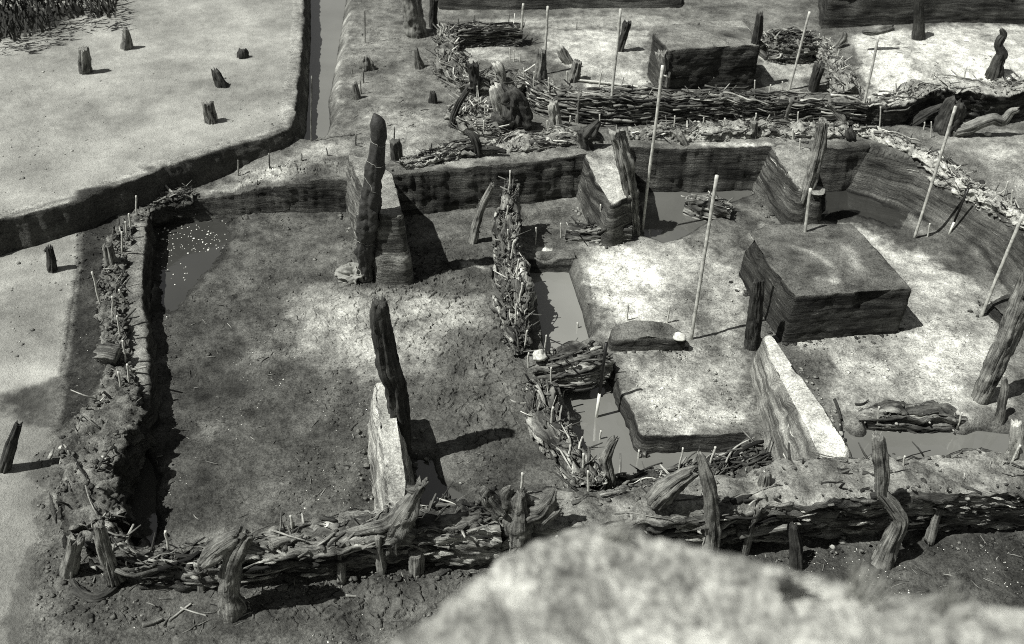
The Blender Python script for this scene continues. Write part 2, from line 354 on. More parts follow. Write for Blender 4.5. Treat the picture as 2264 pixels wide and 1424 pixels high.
WATERS=[([(630,330),(745,330),(790,200),(800,0),(850,-350),(640,-350),(640,60)],.24),
([(1150,580),(1290,580),(1350,770),(1190,800)],-.2),
([(1200,800),(1345,800),(1430,1000),(1690,985),(1720,1080),(1400,1110),(1320,1080),(1260,960)],-.22),
([(1800,870),(2420,870),(2420,1060),(1840,1060)],-.13),
([(290,445),(590,445),(590,620),(450,720),(290,730)],-.045),
([(225,930),(420,930),(420,1240),(225,1240)],-.085),
([(880,970),(1100,970),(1110,1170),(880,1170)],-.065),
([(1800,390),(1935,390),(2010,470),(1990,510),(1890,480),(1795,500)],-.012),
([(1370,385),(1730,385),(1720,470),(1620,560),(1380,560)],-.06)]
def soil_tone(x,y):
    alb=np.full(x.shape,.15)
    ax=x+fbm2(x*3.,y*3.,5,21,.65)*.28; ay=y+fbm2(x*3.+70,y*3.,5,22,.65)*.28
    for pts,zz,a,fe in PATCH:
        q=Poly([(u,v,zz) for u,v in pts],0,1.)
        q.lo-=fe; q.hi+=fe
        m=(x>q.lo[0])&(x<q.hi[0])&(y>q.lo[1])&(y<q.hi[1])
        if not m.any(): continue
        f=min(fe,1.); wv=.15 if fe<.08 else 1.
        xx=x[m]+(ax[m]-x[m])*wv; yy=y[m]+(ay[m]-y[m])*wv
        sd=q.t(xx,yy); w=sm(sd/f) if fe>.1 else sm(sd/max(f,.03))
        alb[m]=alb[m]*(1-w)+a*w
    return alb*np.clip(1+fbm2(x*1.5,y*1.5,4,26,.6)*.6,.45,1.6)*np.clip(1+fbm2(x*5.5,y*5.5,5,27,.65)*.8*(1-.75*smooth_ground(x,y)),.4,1.8)
def px_poly(l,z,w=.1): return Poly([(a,b,z) for a,b in l],0,w)
def smooth_ground(x,y):
    lf=px_poly([(-200,610),(5,553),(180,498),(172,600),(150,720),(120,980),(62,1400),(-300,1700)],.25)
    return np.maximum(sm(PLATEAU.t(x,y)/3),sm(lf.t(x,y)))
def relief(x,y,crust=None):
    """trodden surface and cracked mud plates"""
    und=fbm2(x*.9,y*.9,3,31)*.03+fbm2(x*4,y*4,4,33)*.02+fbm2(x*17,y*17,4,35,.65)*.014
    calm=np.where(y>14,.75,1.)
    calm=np.where(PLATEAU.t(x,y)>0,.45,calm)
    lf=px_poly([(-200,610),(5,553),(180,498),(172,600),(150,720),(120,980),(62,1400),(-300,1700)],.25)
    calm=np.where(lf.t(x,y)>0,.35,calm)
    z=und*calm
    crk=px_poly([(480,560),(760,480),(1100,560),(1190,800),(1260,960),(1150,1080),(900,960),(700,1000),(420,1000),(400,760)],0,.5)
    crk2=px_poly([(560,1330),(900,1230),(1100,1260),(900,1430),(500,1430)],.05,.3)
    crk3=px_poly([(430,420),(600,360),(760,360),(765,392),(607,412),(480,440)],.4,.1)
    c1=sm(crk.t(x,y))*sm(fbm2(x*.8,y*.8,3,44)*2.2+.6)*sm((x+2.9)*.6); c2=sm(crk2.t(x,y)); c3=sm(crk3.t(x,y))
    if crust is not None: cm=c1 if crust==1 else c2
    else: cm=c3
    idx=np.where(cm>.02)[0]
    if len(idx):
        px=x[idx]*7.6+fbm2(x[idx]*7,y[idx]*7,3,51)*.8; py=y[idx]*7.6+fbm2(x[idx]*7+30,y[idx]*7,3,52)*.8
        f1=np.full(idx.shape,9.); f2=f1.copy(); hx=np.zeros(idx.shape); gx=hx.copy(); gy=hx.copy()
        cx,cy=np.floor(px),np.floor(py)
        for i in (-1,0,1):
            for j in (-1,0,1):
                jx=cx+i+_h(cx+i,cy+j,cx*0,61)*.95; jy=cy+j+_h(cx+i,cy+j,cx*0,62)*.95
                dd=np.hypot(px-jx,py-jy); cl=dd<f1; f2=np.where(cl,f1,np.minimum(f2,dd)); hx=np.where(cl,_h(cx+i,cy+j,cx*0,63),hx); gx=np.where(cl,px-jx,gx); gy=np.where(cl,py-jy,gy); f1=np.where(cl,dd,f1)
        e=f2-f1; w_=.10 if crust is not None else .12; plate=np.clip(e/w_,0,1); tilt=(hx-.5)*gx*.026+(hx*7.3%1-.5)*gy*.026
        z[idx]+=cm[idx]*((plate-1)*.055+((1-sm(e/.45))*.020+(hx-.5)*.014+tilt)*plate)
    return (z,cm) if crust is not None else z
def grid_mesh(name,V,nR,nC,**att):
    me=bpy.data.meshes.new(name)
    I=np.arange(nR*nC).reshape(nR,nC); q=np.stack([I[:-1,:-1],I[:-1,1:],I[1:,1:],I[1:,:-1]],-1).reshape(-1,4)
    me.vertices.add(nR*nC); me.vertices.foreach_set('co',V.ravel())
    me.loops.add(q.size); me.loops.foreach_set('vertex_index',q.ravel().astype(np.int32))
    me.polygons.add(len(q)); me.polygons.foreach_set('loop_start',np.arange(0,q.size,4,dtype=np.int32)); me.polygons.foreach_set('loop_total',np.full(len(q),4,dtype=np.int32))
    me.polygons.foreach_set('use_smooth',np.ones(len(q),bool))
    for k,v in att.items(): me.attributes.new(k,'FLOAT','POINT').data.foreach_set('value',v.astype(np.float32))
    me.materials.append(SOIL); me.update(calc_edges=True); me.validate()
    o=bpy.data.objects.new(name,me); COL.objects.link(o); tag(o,kind='structure'); return o
def build_terrain():
    nd,nr=880,1380
    d=np.linspace(.48,-.45,nd); s_,c_=math.sin(TH),math.cos(TH); Hh=6.2
    Yr=Hh*(c_-d*s_)/(s_+d*c_); k=Hh/(s_+d*c_)
    near=[-300,-60,-15,-4,0,1.2,2.0]; near=[v for v in near if v<Yr[0]-.2]
    far=Yr[-1]*np.array([1.15,1.5,2.4,6,20]); 
    Y=np.r_[near,Yr,far]; K=np.r_[[max(k[0],3.)]*len(near),k,k[-1]*far/Yr[-1]]
    rr=np.linspace(-.68,.68,nr); rr=np.r_[[-80,-20,-6,-2,-1.1,-.8],rr,[.8,1.1,2,6,20,80]]
    X=K[:,None]*rr[None,:]; YY=np.repeat(Y[:,None],len(rr),1)
    x=X.ravel(); y=YY.ravel()
    z,st=tz(x+fbm2(x*3,y*3,3,3)*.02*0,y)
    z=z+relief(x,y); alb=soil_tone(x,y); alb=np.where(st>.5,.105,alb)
    # soaked soil round the standing water
    for pts,lv in WATERS:
        q=Poly([(u,v,lv) for u,v in pts],0,.1); m=(x>q.lo[0])&(x<q.hi[0])&(y>q.lo[1])&(y<q.hi[1]); tt=q.t(x[m],y[m]); wet=(tt>0)*sm((lv+.045+fbm2(x[m]*6,y[m]*6,3,99)*.03-z[m])/.03); alb[m]*=1-.55*wet
    grid_mesh('ground',np.stack([x,y,z],-1),X.shape[0],X.shape[1],alb=alb,strat=st,calm=smooth_ground(x,y))
def mud_crust(which,x0,x1,y0,y1,st=.0085):
    xs=np.arange(x0,x1,st); ys=np.arange(y0,y1,st); X,Y=np.meshgrid(xs,ys); x=X.ravel(); y=Y.ravel()
    z,_=tz(x,y); r,cm=relief(x,y,which); inside=HOUSE.t(x,y)>0 if which==1 else np.ones(len(x),bool)
    z=z+r-.035+.048*sm(cm*2.6); z=np.where(inside,z,z-.3)
    grid_mesh('mud_crust',np.stack([x,y,z],-1),X.shape[0],X.shape[1],alb=soil_tone(x,y),strat=np.zeros(len(x)),calm=np.full(len(x),.35))
def face_sheets(name,poly,alb,strat,flare=.04,rough=1.,seed=0):
    """the cut face below every steep rim, with the lip of ground above it"""
    n=len(poly.p); sgn=1. if poly.area>0 else -1.   # left of travel is inside when area>0
    runs=[]; cur=[]
    order=list(range(n))
    k0=next((i for i in order if not poly.steep[i]),0); order=order[k0:]+order[:k0]
    if poly.raise_: order=[i for i in range(n) if i<19]
    for i in order:
        if poly.steep[i]:
            if not cur: cur=[poly.q[i]]
            cur.append(poly.q[(i+1)%n])
        elif cur: runs.append(cur); cur=[]
    if cur: runs.append(cur)
    for ri,r in enumerate(runs):
        r=np.array(r)
        lin=[r[0]]
        for a,b in zip(r[:-1],r[1:]):
            m=max(1,int(np.linalg.norm(b[:2]-a[:2])/.03))
            for k in range(1,m+1): lin.append(a+(b-a)*k/m)
        lz=np.array(lin)[:,2]; c=np.array(lin)[:,:2]
        for _ in range(3): c[1:-1]=c[1:-1]*.5+(c[:-2]+c[2:])*.25
        T=np.gradient(c,axis=0); T/=np.linalg.norm(T,axis=1)[:,None]+1e-9
        Nn=np.stack([-T[:,1],T[:,0]],-1)*sgn          # towards the inside of the outline
        if poly.raise_: Nn=-Nn                          # towards the low side
        wob=fbm2(c[:,0]*4,c[:,1]*4,5,71+seed,.68)*.055*rough
        c=c+Nn*wob[:,None]
        far_=c-Nn*.24; zo,_=tz(far_[:,0],far_[:,1]); lo=c+Nn*.16; zl,_=tz(lo[:,0],lo[:,1])
        if not poly.raise_: zo=np.minimum(zo,lz+.06)
        for _ in range(4): zo[1:-1]=zo[1:-1]*.5+(zo[:-2]+zo[2:])*.25
        rows=[];A=[];S=[]
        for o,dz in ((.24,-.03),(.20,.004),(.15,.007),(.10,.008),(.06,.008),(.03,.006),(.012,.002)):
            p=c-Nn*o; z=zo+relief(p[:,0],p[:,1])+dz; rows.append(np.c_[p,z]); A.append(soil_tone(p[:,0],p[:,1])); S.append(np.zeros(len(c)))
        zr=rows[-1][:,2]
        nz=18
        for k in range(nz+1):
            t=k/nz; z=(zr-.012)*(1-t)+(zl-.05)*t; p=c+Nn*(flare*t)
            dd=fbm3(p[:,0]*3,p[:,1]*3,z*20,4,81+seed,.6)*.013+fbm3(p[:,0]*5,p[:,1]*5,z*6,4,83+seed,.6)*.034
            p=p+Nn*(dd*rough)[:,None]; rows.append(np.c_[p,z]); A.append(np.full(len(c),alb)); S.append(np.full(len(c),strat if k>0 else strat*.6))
        grid_mesh(name,np.concatenate(rows),len(rows),len(c),alb=np.concatenate(A),strat=np.concatenate(S))
build_terrain()
mud_crust(1,-3.2,.45,6.6,10.4); mud_crust(2,-3.,.3,4.0,5.9,.0095)
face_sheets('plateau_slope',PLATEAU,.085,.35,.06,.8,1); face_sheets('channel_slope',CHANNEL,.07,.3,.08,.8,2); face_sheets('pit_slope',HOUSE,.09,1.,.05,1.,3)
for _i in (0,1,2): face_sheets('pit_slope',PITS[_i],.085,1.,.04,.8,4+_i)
# ------------------------------------------------------------------ water lying in the pits
def water(name,pts,z,val,rough=.04):
    q=[P(a,b,z) for a,b in pts]; mb=MB(); c=np.mean(q,axis=0)
    mb.add([c]+q,[(0,i+1,(i+1)%len(q)+1) for i in range(len(q))]); o=mb.build(name,water_mat('muddy_water',val,rough),smooth=False); tag(o,kind='structure')
water('channel_water',[(630,330),(745,330),(790,200),(800,0),(850,-350),(640,-350),(640,60)],.24,.17)
water('pit_water',[(1150,580),(1290,580),(1350,770),(1190,800)],-.2,.22)
water('pit_water',[(1200,800),(1345,800),(1430,1000),(1690,985),(1720,1080),(1400,1110),(1320,1080),(1260,960)],-.22,.16)
water('pit_water',[(1800,870),(2420,870),(2420,1060),(1840,1060)],-.13,.15)
water('puddle_water',[(290,445),(590,445),(590,620),(450,720),(290,730)],-.045,.045)
water('puddle_water',[(225,930),(420,930),(420,1240),(225,1240)],-.085,.07)
water('puddle_water',[(880,970),(1100,970),(1110,1170),(880,1170)],-.065,.07)
water('pit_water',[(1800,390),(1935,390),(2010,470),(1990,510),(1890,480),(1795,500)],-.012,.03)
water('pit_water',[(1370,385),(1730,385),(1720,470),(1620,560),(1380,560)],-.06,.11)

# ------------------------------------------------------------------ earth balks: blocks of soil the diggers left standing
def smooth_poly(q,step):
    out=[]
    for i in range(len(q)):
        a,b=q[i],q[(i+1)%len(q)]; n=max(2,int(np.linalg.norm(b-a)/step))
        for k in range(n): out.append(a+(b-a)*k/n)
    return np.array(out)
CH_O=np.array([(1,0,0),(0,1,0),(-1,0,0),(0,-1,0),(0,0,1),(.7,.7,.5),(-.7,.7,.5),(-.7,-.7,.5),(.7,-.7,.5),(0,0,-.7)])
CH_F=[(0,5,8),(0,1,5),(1,6,5),(1,2,6),(2,7,6),(2,3,7),(3,8,7),(3,0,8),(4,8,5),(4,5,6),(4,6,7),(4,7,8),(9,1,0),(9,2,1),(9,3,2),(9,0,3)]
def earth_block(mb,q,zb,alb,flare=0.,rough=1.,step=.03,seed=0,striat=1.,domed=0.,side=.07,slope=False,stains=()):
    """q: outline of the top (3-D points, anticlockwise or not), sides fall to zb"""
    q=np.asarray(q,float); ring=smooth_poly(q,step); n=len(ring); c=ring.mean(0)
    for _ in range(2 if step<.05 else 0): ring=ring*.5+(np.roll(ring,1,0)+np.roll(ring,-1,0))*.25
    e=np.roll(ring,-1,0)-np.roll(ring,1,0); nx=np.stack([e[:,1],-e[:,0]],-1); nx/=np.linalg.norm(nx,axis=1)[:,None]+1e-9
    A=0.5*np.sum(ring[:,0]*np.roll(ring[:,1],-1)-np.roll(ring[:,0],-1)*ring[:,1])
    if A<0: nx=-nx
    hgt=ring[:,2].mean()-zb; rows=max(4,int(hgt/.025)); V=[];AL=[];ST=[]
    rings=[]
    for f in (.06,.14,.22,.3,.38,.46,.54,.62,.70,.77,.83,.89,.94,.975):   # top, from the middle outwards
        p=c+(ring-c)*f; p=p.copy(); p[:,2]+=domed*(1-f*f)+(fbm2(p[:,0]*6,p[:,1]*6,4,seed+5,.6)*.022*rough)*(1 if f<.96 else .8); rings.append((p,0.))
    for r in range(rows+1):
        t=r/rows; p=ring.copy(); p[:,2]=ring[:,2]*(1-t)+zb*t
        off=flare*(t**.8*(.22+.78*sm((ring[:,1].max()-ring[:,1])/(np.ptp(ring[:,1])+1e-6)*1.15)) if slope else t)-(.012 if r==0 else 0)
        nz=fbm3(p[:,0]*3,p[:,1]*3,p[:,2]*20,4,seed,.6)*.011+fbm3(p[:,0]*5,p[:,1]*5,p[:,2]*6,4,seed+3,.6)*.034
        p[:,:2]+=nx*(off+nz*rough).reshape(-1,1)
        chip=np.clip(fbm2(ring[:,0]*2.6+seed*3,ring[:,1]*2.6,4,seed+15,.6)-.12,0,1)*.30*rough*max(0,1-t*2.2); p[:,:2]-=nx*chip[:,None]; p[:,2]-=chip*.55*(1-t)
        if r==0: p[:,2]+=fbm2(p[:,0]*9,p[:,1]*9,3,seed+8)*.02*rough-.004
        rings.append((p,1. if r>0 else .25))
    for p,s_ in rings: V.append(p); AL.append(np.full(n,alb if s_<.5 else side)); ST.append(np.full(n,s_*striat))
    V=np.concatenate(V); F_=[]
    AL=np.concatenate(AL); ST=np.concatenate(ST)
    for cv in stains:
        cq=resample([P(*c_) for c_ in cv],.02); dd=np.min(np.hypot(V[:,None,0]-cq[None,:,0],V[:,None,1]-cq[None,:,1]),axis=1); AL=AL+np.where(ST<.5,.16*np.exp(-(dd/.05)**2),0)
    AL=np.where(ST<.5,AL*np.clip(1+fbm2(V[:,0]*3.2+seed,V[:,1]*3.2,5,seed+40,.65)*1.1,.35,2.),AL); AL=[AL]; ST=[ST]
    for i in range(len(rings)-1):
        for j in range(n): k=(j+1)%n; F_.append((i*n+j,(i+1)*n+j,(i+1)*n+k,i*n+k))
    F_.append(tuple(range(n)))
    mb.add(V,F_,None,alb=np.concatenate(AL),strat=np.concatenate(ST))
    rg=random.Random(seed)
    for _ in range(int(n*.7) if step<.05 else 0):   # crumbs at the foot
        i=rg.randrange(n); o=flare+abs(rg.gauss(0,.06)); z0,_s=tz(np.array([ring[i,0]+nx[i,0]*o]),np.array([ring[i,1]+nx[i,1]*o])); q=rg.choice((.007,.01,.014,.02,.03))
        mb.add(CH_O*np.array([[rg.uniform(.6,1.4)] for _ in range(10)])*q*np.array([1,1,.7])+np.array([ring[i,0]+nx[i,0]*o,ring[i,1]+nx[i,1]*o,max(z0[0],zb)+.004]),CH_F,None,alb=np.full(10,alb*rg.uniform(.3,.9)),strat=np.zeros(10))
def solid(q,top): SOLIDS.append((np.asarray(q)[:,:2],top))
def balk(label,top,zb,alb,name='earth_balk',group='earth balks left standing in the dig',cat='balk',parent=None,**k):
    q=[P(*p) for p in top]; mb=MB(); earth_block(mb,q,zb,alb,**k); solid(q,float(np.mean([p[2] for p in top])))
    o=mb.build(name,SOIL,parent)
    if parent is None: tag(o,label,cat,group)
    return o
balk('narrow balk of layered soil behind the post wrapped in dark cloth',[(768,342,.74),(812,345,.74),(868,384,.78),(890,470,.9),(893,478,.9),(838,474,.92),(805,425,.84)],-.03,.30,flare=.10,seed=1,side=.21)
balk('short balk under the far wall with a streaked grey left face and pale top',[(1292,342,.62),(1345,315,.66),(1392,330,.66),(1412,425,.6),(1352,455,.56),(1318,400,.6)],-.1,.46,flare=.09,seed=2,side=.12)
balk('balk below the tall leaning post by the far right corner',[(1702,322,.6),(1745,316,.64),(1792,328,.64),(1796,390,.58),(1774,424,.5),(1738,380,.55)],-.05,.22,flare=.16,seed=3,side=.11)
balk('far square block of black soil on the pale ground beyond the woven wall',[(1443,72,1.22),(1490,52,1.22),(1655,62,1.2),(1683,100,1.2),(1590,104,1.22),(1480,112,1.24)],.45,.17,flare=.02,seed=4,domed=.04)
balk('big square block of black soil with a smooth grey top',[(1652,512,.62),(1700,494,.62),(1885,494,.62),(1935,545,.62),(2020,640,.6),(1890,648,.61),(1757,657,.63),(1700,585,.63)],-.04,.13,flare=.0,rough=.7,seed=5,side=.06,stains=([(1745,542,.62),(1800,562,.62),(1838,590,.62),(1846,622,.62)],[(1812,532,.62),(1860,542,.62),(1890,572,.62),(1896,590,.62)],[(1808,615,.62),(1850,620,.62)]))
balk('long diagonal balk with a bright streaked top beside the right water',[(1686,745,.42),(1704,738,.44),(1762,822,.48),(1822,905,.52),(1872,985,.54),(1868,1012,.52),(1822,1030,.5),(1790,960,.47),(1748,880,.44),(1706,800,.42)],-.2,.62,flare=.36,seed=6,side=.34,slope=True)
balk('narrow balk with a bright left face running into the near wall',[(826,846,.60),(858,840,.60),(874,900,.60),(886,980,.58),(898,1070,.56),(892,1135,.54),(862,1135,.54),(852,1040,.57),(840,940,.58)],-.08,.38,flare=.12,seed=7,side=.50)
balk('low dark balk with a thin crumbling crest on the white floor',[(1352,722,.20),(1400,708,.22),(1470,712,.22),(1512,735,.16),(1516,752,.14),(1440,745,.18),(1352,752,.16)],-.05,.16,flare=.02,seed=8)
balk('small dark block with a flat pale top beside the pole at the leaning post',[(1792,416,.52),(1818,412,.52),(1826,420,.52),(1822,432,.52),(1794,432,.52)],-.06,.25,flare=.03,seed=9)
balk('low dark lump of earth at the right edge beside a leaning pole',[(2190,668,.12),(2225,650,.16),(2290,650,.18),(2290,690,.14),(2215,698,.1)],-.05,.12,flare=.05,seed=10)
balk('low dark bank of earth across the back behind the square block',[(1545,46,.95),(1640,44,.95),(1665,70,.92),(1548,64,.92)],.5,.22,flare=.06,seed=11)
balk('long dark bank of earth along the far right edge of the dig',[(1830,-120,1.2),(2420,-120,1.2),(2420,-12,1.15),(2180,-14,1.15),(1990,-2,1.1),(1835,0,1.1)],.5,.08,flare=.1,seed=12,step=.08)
balk('dark bank of earth beyond the small far wall at the top',[(980,-120,1.0),(1500,-120,1.0),(1500,-30,.95),(1200,-35,.95),(985,-38,.95)],.4,.1,flare=.2,seed=13,step=.08)
# ------------------------------------------------------------------ wattle walls
def wall(label,path,half,top,base,alb,nb=120,rad=(.005,.014),ln=(.25,.9),side=-1,name='wattle_wall',cat='wall',mats=None,face=.9,stakes=(),seed=0,strat=.8,rough=1.,spread=1.,up=.05,sticks=0,clods=120,ledge=1.,bark=0,under=0.,core=0,chips=0,csz=1.):
    """an earthen core with woven branches; path is the middle of the crest: (px,py,z of crest)"""
    rng=random.Random(seed); SP=.02; c=resample([P(*p) for p in path],SP); n=len(c)
    T=np.gradient(c[:,:2],axis=0); T/=np.linalg.norm(T,axis=1)[:,None]; Nn=np.stack([T[:,1],-T[:,0]],-1)  # right-hand side of the path
    hw=np.full(n,half) if np.isscalar(half) else np.interp(np.linspace(0,1,n),np.linspace(0,1,len(half)),half)
    hw=hw*(1+.3*fbm2(np.arange(n)*.06,np.zeros(n)+seed,3,seed))
    zt=c[:,2]+fbm2(np.arange(n)*.08,np.zeros(n)+seed+9,4,seed)*.05*rough
    root=empty(name,(float(c[:,0].mean()),float(c[:,1].mean()),float(base))); tag(root,label,cat)
    zb=np.full(n,float(base))
    prof=[(-1.06,v) for v in np.linspace(0,.92,26)]+[(u,1.-.05*max(0,abs(u)-.6)/.4) for u in np.linspace(-.97,.97,23)]+[(1.06,v) for v in np.linspace(.92,0,26)]
    U=np.array([p[0] for p in prof]); W=np.array([p[1] for p in prof]); m=len(prof)
    U=np.where((np.sign(U)==side)&(np.abs(U)>1.),U*(1-under*(1-W)),U)
    X=c[:,0:1]+Nn[:,0:1]*U[None,:]*hw[:,None]; Y_=c[:,1:2]+Nn[:,1:2]*U[None,:]*hw[:,None]; Z=zb[:,None]+(zt-zb)[:,None]*W[None,:]
    onside=(W<.93)[None,:]
    d=fbm3(X*5,Y_*5,Z*26,4,seed+50,.6)*.075*ledge*onside+fbm3(X*11,Y_*11,Z*14,4,seed+60,.65)*.05*rough
    sl=np.arange(n)[:,None]*SP; pv=np.cumsum(np.r_[0,np.hypot(np.diff(U)*hw.mean(),np.diff(W)*float((zt-zb).mean()))])[None,:]
    if core:
        wv=fbm2(sl*1.1+0*pv,pv*3,3,seed+90)*.12; raw=fbm3(sl*2.6+seed,(pv+wv)*19,pv*0,4,seed+91,.55); fib=np.minimum(np.abs(raw)*2.6,1)**.7-.55; knot=fbm3(sl*3.5,pv*4,0*pv+seed,3,seed+92)
        big=np.minimum(np.abs(fbm3(sl*1.2+seed*2,(pv+wv)*7,pv*0+5,3,seed+96,.55))*3,1)**.7-.6
        dk=fib*.045+knot*.055+big*.06
        d=np.where(onside|(core==2),dk+d*.35,d)
    X=X+Nn[:,0:1]*np.sign(U)[None,:]*d*np.where(np.abs(U)>.5,1.,np.abs(U)*2)[None,:]; Y_=Y_+Nn[:,1:2]*np.sign(U)[None,:]*d
    Z=Z+(fbm3(X*9,Y_*9,Z*9,4,seed+70,.65)*.06*rough*(.5 if core==2 else 1)+(fib*.07 if core==2 else 0))*np.clip(W,0,1)[None,:]
    AL=alb*np.clip(1+1.3*fbm3(X*6,Y_*6,Z*12,4,seed+80,.65),.25,2.2); ST=np.where(onside,strat,0.)+0*X; AL=np.where(onside&(strat>.5),AL*.07/alb*1.1,AL)
    V=np.stack([X,Y_,Z],-1).reshape(-1,3)
    F_=[(i*m+j,i*m+j+1,(i+1)*m+j+1,(i+1)*m+j) for i in range(n-1) for j in range(m-1)]
    F_+=[tuple(range(m)),tuple(reversed(range((n-1)*m,n*m)))]
    mb=MB()
    if core:
        isb=[core==2 or W[j]<.93 or W[j+1]<.93 for j in range(m-1)]
        bf=[(i*m+j,i*m+j+1,(i+1)*m+j+1,(i+1)*m+j) for j in range(m-1) if isb[j] for i in range(n-1)]; sf=[(i*m+j,i*m+j+1,(i+1)*m+j+1,(i+1)*m+j) for j in range(m-1) if not isb[j] for i in range(n-1)]
        uvv=np.stack([sl+0*pv,pv+0*sl],-1).reshape(-1,2)
        def sub(fs):
            used=sorted({k for f in fs for k in f}); mp={k:i for i,k in enumerate(used)}; return np.array(used),[tuple(mp[k] for k in f) for f in fs]
        us,fs=sub(bf); kb=MB(); kb.add(V[us],fs,[[tuple(uvv[us[k]]) for k in f] for f in fs],tone=np.clip(.8*np.exp(2.2*fbm3(sl*3.,(pv+wv)*16,0*pv+seed,3,seed+95).ravel()[us]),.12,2.6)); kb.build('bark_layer',BARK,root)
        if sf: us,fs=sub(sf); mb.add(V[us],fs,None,alb=AL.ravel()[us],strat=ST.ravel()[us])
    else: mb.add(V,F_,None,alb=AL.ravel(),strat=ST.ravel())
    for q in range(clods):   # crumbled lumps on the crest and at the foot
        i=rng.randrange(n); foot=rng.random()<.3; u=(side*rng.uniform(1.05,1.5) if foot else rng.uniform(-1.05,1.05)); s_=csz*rng.choice((.006,.008,.011,.015,.02,.028))*rng.uniform(.7,1.2)
        p=np.array([c[i,0]+Nn[i,0]*u*hw[i],c[i,1]+Nn[i,1]*u*hw[i],(zb[i]+.06 if foot else zt[i])]); VV=CH_O*np.array([rng.uniform(.7,1.4),rng.uniform(.7,1.4),rng.uniform(.4,.9)])*s_
        VV=VV*(1+np.array([[rng.uniform(-.3,.3)] for _ in range(10)])); a=rng.uniform(0,6.28); VV[:,:2]=VV[:,:2]@np.array([[math.cos(a),-math.sin(a)],[math.sin(a),math.cos(a)]])
        mb.add(VV+p,CH_F,None,alb=np.full(10,alb*rng.uniform(.3,1.15)),strat=np.zeros(10))
    for q in range(chips):   # pale flakes on the face
        i=rng.randrange(1,n-1); v=rng.uniform(.15,.95); u=side*(1.06*(1-under*(1-v)))*hw[i]+side*rng.uniform(.0,.05); p=np.array([c[i,0]+Nn[i,0]*u,c[i,1]+Nn[i,1]*u,zb[i]+(zt[i]-zb[i])*v]); l=rng.choice((.015,.025,.04,.07,.1))*rng.uniform(.7,1.3); VV=CH_O*(1+np.array([[rng.uniform(-.6,.6)] for _ in range(10)]))
        a=math.atan2(T[i,1],T[i,0]); VV=VV*np.array([l,.02,l*rng.uniform(.12,.35)]); VV[:,2]+=VV[:,0]*rng.uniform(-.3,.3); VV[:,:2]=VV[:,:2]@np.array([[math.cos(a),math.sin(a)],[-math.sin(a),math.cos(a)]])
        mb.add(VV+p,CH_F,None,alb=np.full(10,rng.uniform(.05,.6)**1.3),strat=np.zeros(10))
    if core==2:
        if mb.n: tag(mb.build('crumbled_soil',SOIL,root),kind='stuff')
    else: mb.build('earth_core',SOIL,root,smooth=True)
    mats=mats or [(WM,1.)]
    mbs=[MB() for _ in mats]
    def pick(): return rng.choices(range(len(mats)),[w for _,w in mats])[0]
    for b in range(nb+bark):
        isb=b>=nb; k=pick()
        l=rng.uniform(*ln)*(.5 if isb else 1); i0=rng.uniform(-.02*n,n-l/SP*.6); kk=max(5,int(l/.05)); ii=np.clip(i0+np.linspace(0,l/SP,kk),0,n-1.001)
        jj=ii.astype(int); fr=(ii-jj)[:,None]; cc=c[jj]*(1-fr)+c[np.minimum(jj+1,n-1)]*fr; nn=Nn[jj]; hh=hw[jj]; zz=zt[jj]
        r=rng.uniform(*rad)*(1 if rng.random()<.88 else 1.7)
        if isb: r=rng.uniform(.018,.045)
        onface=rng.random()<face; ph=rng.uniform(0,6); fq=rng.uniform(.5,1.1)
        if onface:
            v=rng.uniform(.02,1.0); lat=side*(hh*1.06*(1-under*(1-v))+rng.uniform(-.03,.035)+np.sin(np.arange(kk)*fq+ph)*.02*spread); zc=zb[jj]+(zz-zb[jj])*v
        else:
            lat=hh*rng.uniform(-1,1)+np.sin(np.arange(kk)*fq*.7+ph)*.02*spread; zc=zz+rng.uniform(-.012,up)
        sk=rng.uniform(-.14,.14)*spread; p=np.stack([cc[:,0]+nn[:,0]*lat,cc[:,1]+nn[:,1]*lat,zc+sk*np.linspace(-.5,.5,kk)*l+np.cumsum([rng.uniform(-.007,.007)*spread for _ in range(kk)])],-1)
        p[:,:2]+=nn*(np.linspace(-.5,.5,kk)*l*(rng.uniform(-.08,.08)*spread if onface else rng.uniform(-.45,.45)*spread))[:,None]
        tube(mbs[k],p,r*np.linspace(1.1,.55,kk)*(1+.25*np.array([rng.uniform(-1,1) for _ in range(kk)])),6 if isb else 5,flat=.4 if isb else 1,rng=rng,tone=min(1.5,math.exp(rng.gauss(-.2,.6))))
    for s in range(sticks):   # broken ends standing out of the crest
        k=pick(); i=rng.randrange(n); lat=hw[i]*rng.uniform(-1,1); l=rng.uniform(.03,.14); a=rng.uniform(0,6.28); tl=rng.uniform(.2,2.2)
        p0=np.array([c[i,0]+Nn[i,0]*lat,c[i,1]+Nn[i,1]*lat,zt[i]-.02]); p1=p0+np.array([math.cos(a)*l*tl,math.sin(a)*l*tl,l]); pm=(p0+p1)/2+np.array([rng.uniform(-.01,.01),rng.uniform(-.01,.01),0]); r=rng.uniform(.005,.015)
        tube(mbs[k],[p0,pm,p1],[r,r*.9,r*.6],5,rng=rng,tone=math.exp(rng.gauss(-.1,.6)))
    for (mt,_),x in zip(mats,mbs):
        if x.n: x.build('woven_branches',mt,root)
    for st_ in stakes:   # upright stakes the branches are woven round: (position 0..1 along the wall, height above the crest, lean)
        i=int(st_[0]*(n-1)); lat=side*hw[i]*1.02; p0=np.array([c[i,0]+Nn[i,0]*lat,c[i,1]+Nn[i,1]*lat,base+.02]); p1=np.array([p0[0]+rng.uniform(-.04,.04),p0[1]+rng.uniform(-.03,.06),zt[i]+st_[1]])
        x=MB(); pp=resample([p0,(p0+p1)/2+np.array([rng.uniform(-.02,.02),0,0]),p1],n=14); tube(x,pp,np.linspace(.045,.03,14),14,.3,.5,.03,rng=rng); x.build('stake',WM,root)
